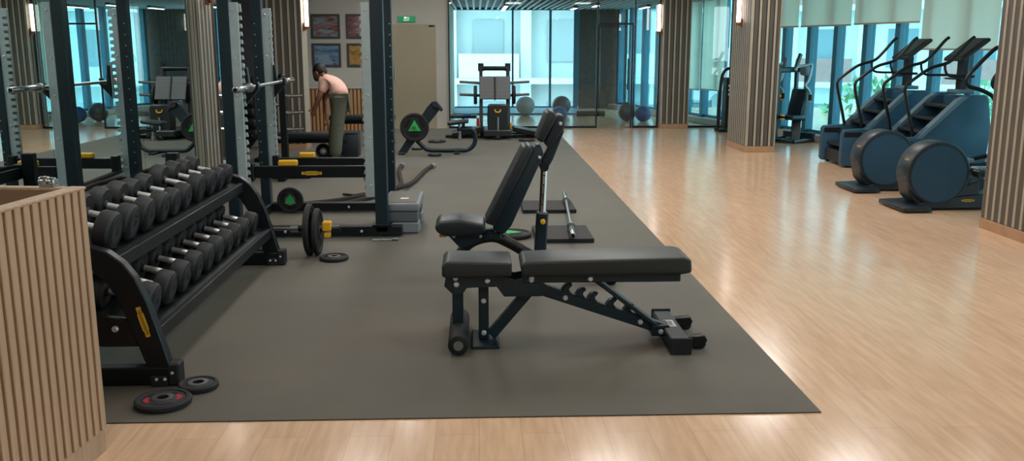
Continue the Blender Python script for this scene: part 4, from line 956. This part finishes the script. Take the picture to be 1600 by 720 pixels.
# ------------------------------------------------------------------ cross trainers with round flywheel drums
def trainer(x0, y0, label):
    t = thing('cross_trainer', label, 'cross trainer', (x0, y0, 0), 0, 'cross trainers with round drums')
    R, zc, D = .315, .365, .27
    MB().cyl((0, 0, zc), (0, D, zc), R, n=56, bev=.02).build('drum', 'drum_black', t)
    for yy, s in ((-.004, -1), (D - .002, 1)):
        f = MB().cyl((0, yy, zc), (0, yy + .006, zc), R - .025, n=56).build('drum_cover', 'drum_face', t)
        MB().ring((0, yy + s * .006 + (0 if s < 0 else 0), zc), (0, 1, 0), R - .02, R - .032, .008, 56).build('cover_rim', 'drum_black', f)
    MB().prism([(-.16, .02), (-.27, .14), (-.315, .33), (-.30, .45), (-.2, .3), (.2, .2), (.42, .30), (.44, .02)], 'Y', .02, D - .02, .01).build('lower_housing', 'drum_black', t)
    MB().prism([(.0, .02), (-.2, .03), (-.2, .06), (.0, .12), (.42, .16), (1.7, .12), (1.7, .02)], 'Y', .0, D, .008).build('base_beam', 'drum_black', t)
    MB().prism([(-.40, .012), (-.40, .055), (-.14, .065), (-.1, .012)], 'Y', -.15, .42, .012, 2).build('rear_foot', 'drum_black', t)
    MB().box((1.62, D / 2, .05), (.14, .6, .07), bev=.015).build('front_foot', 'drum_black', t)
    badge(t, (.31, -.002, .10), (1, 0, 0), (0, 0, 1), .13)
    a = math.radians(155); p = Vector((math.cos(a) * (R + .001), D * .35, zc + math.sin(a) * (R + .001)))
    badge(t, p, (0, 1, 0) if False else (0, -1, 0), (-math.sin(a) * -1, 0, math.cos(a) * -1) if False else (math.sin(a), 0, -math.cos(a)), .09)
    for s in (-1, 1):
        y = D / 2 + s * .2
        pa = MB().tube([(.38, y, .37), (.6, y, .34), (1.0, y, .30), (1.35, y, .36)], .025, 8, 3).build('pedal_arm', 'frame_black', t)
        MB().box((.72, y + s * .04, .36), (.36, .14, .05), bev=.015).build('pedal', 'climb_trim', pa)
        MB().cyl((.38, D / 2 + s * .1, .37), (.38, y + s * .02, .37), .04).build('crank', 'frame_black', pa)
        yr = D / 2 + s * .27
        MB().tube([(1.35, y, .36), (1.42, yr, .7), (1.38, yr, .99), (1.24, yr, 1.09), (1.06, yr, 1.15), (1.04, yr, 1.24), (1.13, yr, 1.36), (1.30, yr, 1.54), (1.36, yr, 1.58)], .024, 8, 4).build('swing_handle', 'frame_black', t)
    MB().prism([(1.45, .1), (1.62, .1), (1.60, 1.3), (1.52, 1.35)], 'Y', D / 2 - .06, D / 2 + .06, .01).build('mast', 'drum_black', t)
    MB().box((1.52, D / 2, 1.45), (.05, .42, .3), (0, math.radians(-25), 0), bev=.015).build('console', 'climb_dark', t)
trainer(4.53, 8.74, 'nearest cross trainer with round black drum, beside the right column')
trainer(4.55, 9.95, 'second cross trainer with round black drum, in front of the near stair climber')
# ------------------------------------------------------------------ chest press by the windows
t = thing('chest_press', 'dark teal seated chest press machine with curved handles by the windows', 'gym machine', (5.27, 15.35, 0), math.radians(32))
MB().bar((.06, -.12, .03), (.22, .0, .78), .14, .09).build('back_frame', 'frame_teal', t)
MB().box((.16, -.06, .62), (.16, .3, .52), (0, math.radians(14), 0), bev=.03, seg=2).build('back_pad', 'frame_navy', t)
MB().box((-.02, -.08, .42), (.34, .32, .08), bev=.025, seg=2).build('seat', 'frame_navy', t)
for y in (-.3, .3):
    MB().tube([(-.22, y, .03), (-.05, y, .035), (.30, y, .035)], .03, 8).build('floor_bar', 'frame_teal', t)
    MB().tube([(-.25, y * .95, 1.20), (-.20, y * .95, 1.26), (.0, y * .95, 1.28), (.12, y * .95, 1.30), (.15, y * .95, 1.24), (.1, y * .95, 1.05), (.02, y * .95, .95), (.12, y * .95, .86), (.16, y * .95, .78)], .022, 8, 4).build('curved_handle', 'steel', t)
    MB().cyl((.16, y * .95, .70), (.16, y * .95, .80), .028).build('hand_grip', 'black_rubber', t)
    MB().cyl((.16, y * .95, .68), (.16, y * .95, .70), .03).build('yellow_ring', 'yellow', t)
MB().box((.29, .12, .62), (.06, .06, 1.2), bev=.006).build('rear_post', 'frame_teal', t)
MB().box((.03, 0, .035), (.62, .08, .05), bev=.006).box((.29, 0, .10), (.08, .62, .1), bev=.006).box((-.22, 0, .035), (.08, .6, .05), bev=.006).build('base', 'frame_teal', t)
MB().box((.02, .1, 1.2), (.66, .1, .09), bev=.02).build('top_beam', 'frame_teal', t)
MB().bar((.22, .1, 1.2), (.34, .1, 1.46), .05, .06).build('lever_arm', 'frame_navy', t); MB().bar((-.08, .1, 1.2), (-.04, .1, 1.40), .04, .05).build('lever_arm', 'frame_navy', t)
MB().box((.30, -.05, 1.18), (.16, .14, .16), bev=.04, seg=2).build('pivot_housing', 'climb_trim', t)
MB().cyl((-.30, -.05, .78), (-.30, .0, .78), .02).box((-.28, -.1, .40), (.06, .05, .025)).box((-.28, -.1, .46), (.06, .05, .025)).build('weight_pin', 'yellow', t)
MB().box((-.34, .15, .65), (.2, .3, 1.28), bev=.02).build('weight_stack_tower', 'frame_navy', t)
t = thing('cable_station', 'black arched cable weight station partly hidden behind the slatted column', 'gym machine', (4.85, 17.25, 0))
MB().tube([(-.28, 0, .02), (-.27, 0, .5), (-.25, 0, .95), (-.2, 0, 1.12), (-.1, 0, 1.18), (.1, 0, 1.18)], .03, 10, 4).build('arched_frame', 'frame_black', t)
MB().box((-.04, .05, .52), (.26, .3, .98), bev=.015).build('weight_shroud', 'frame_black', t)
MB().box((-.05, 0, .03), (.5, .4, .05), bev=.006).build('base', 'frame_black', t)
for z in (.70, .78, .86): MB().cyl((-.12, -.105, z), (-.12, -.098, z), .02).build('badge_dot', 'white_print', t)
bpy.context.view_layer.update()
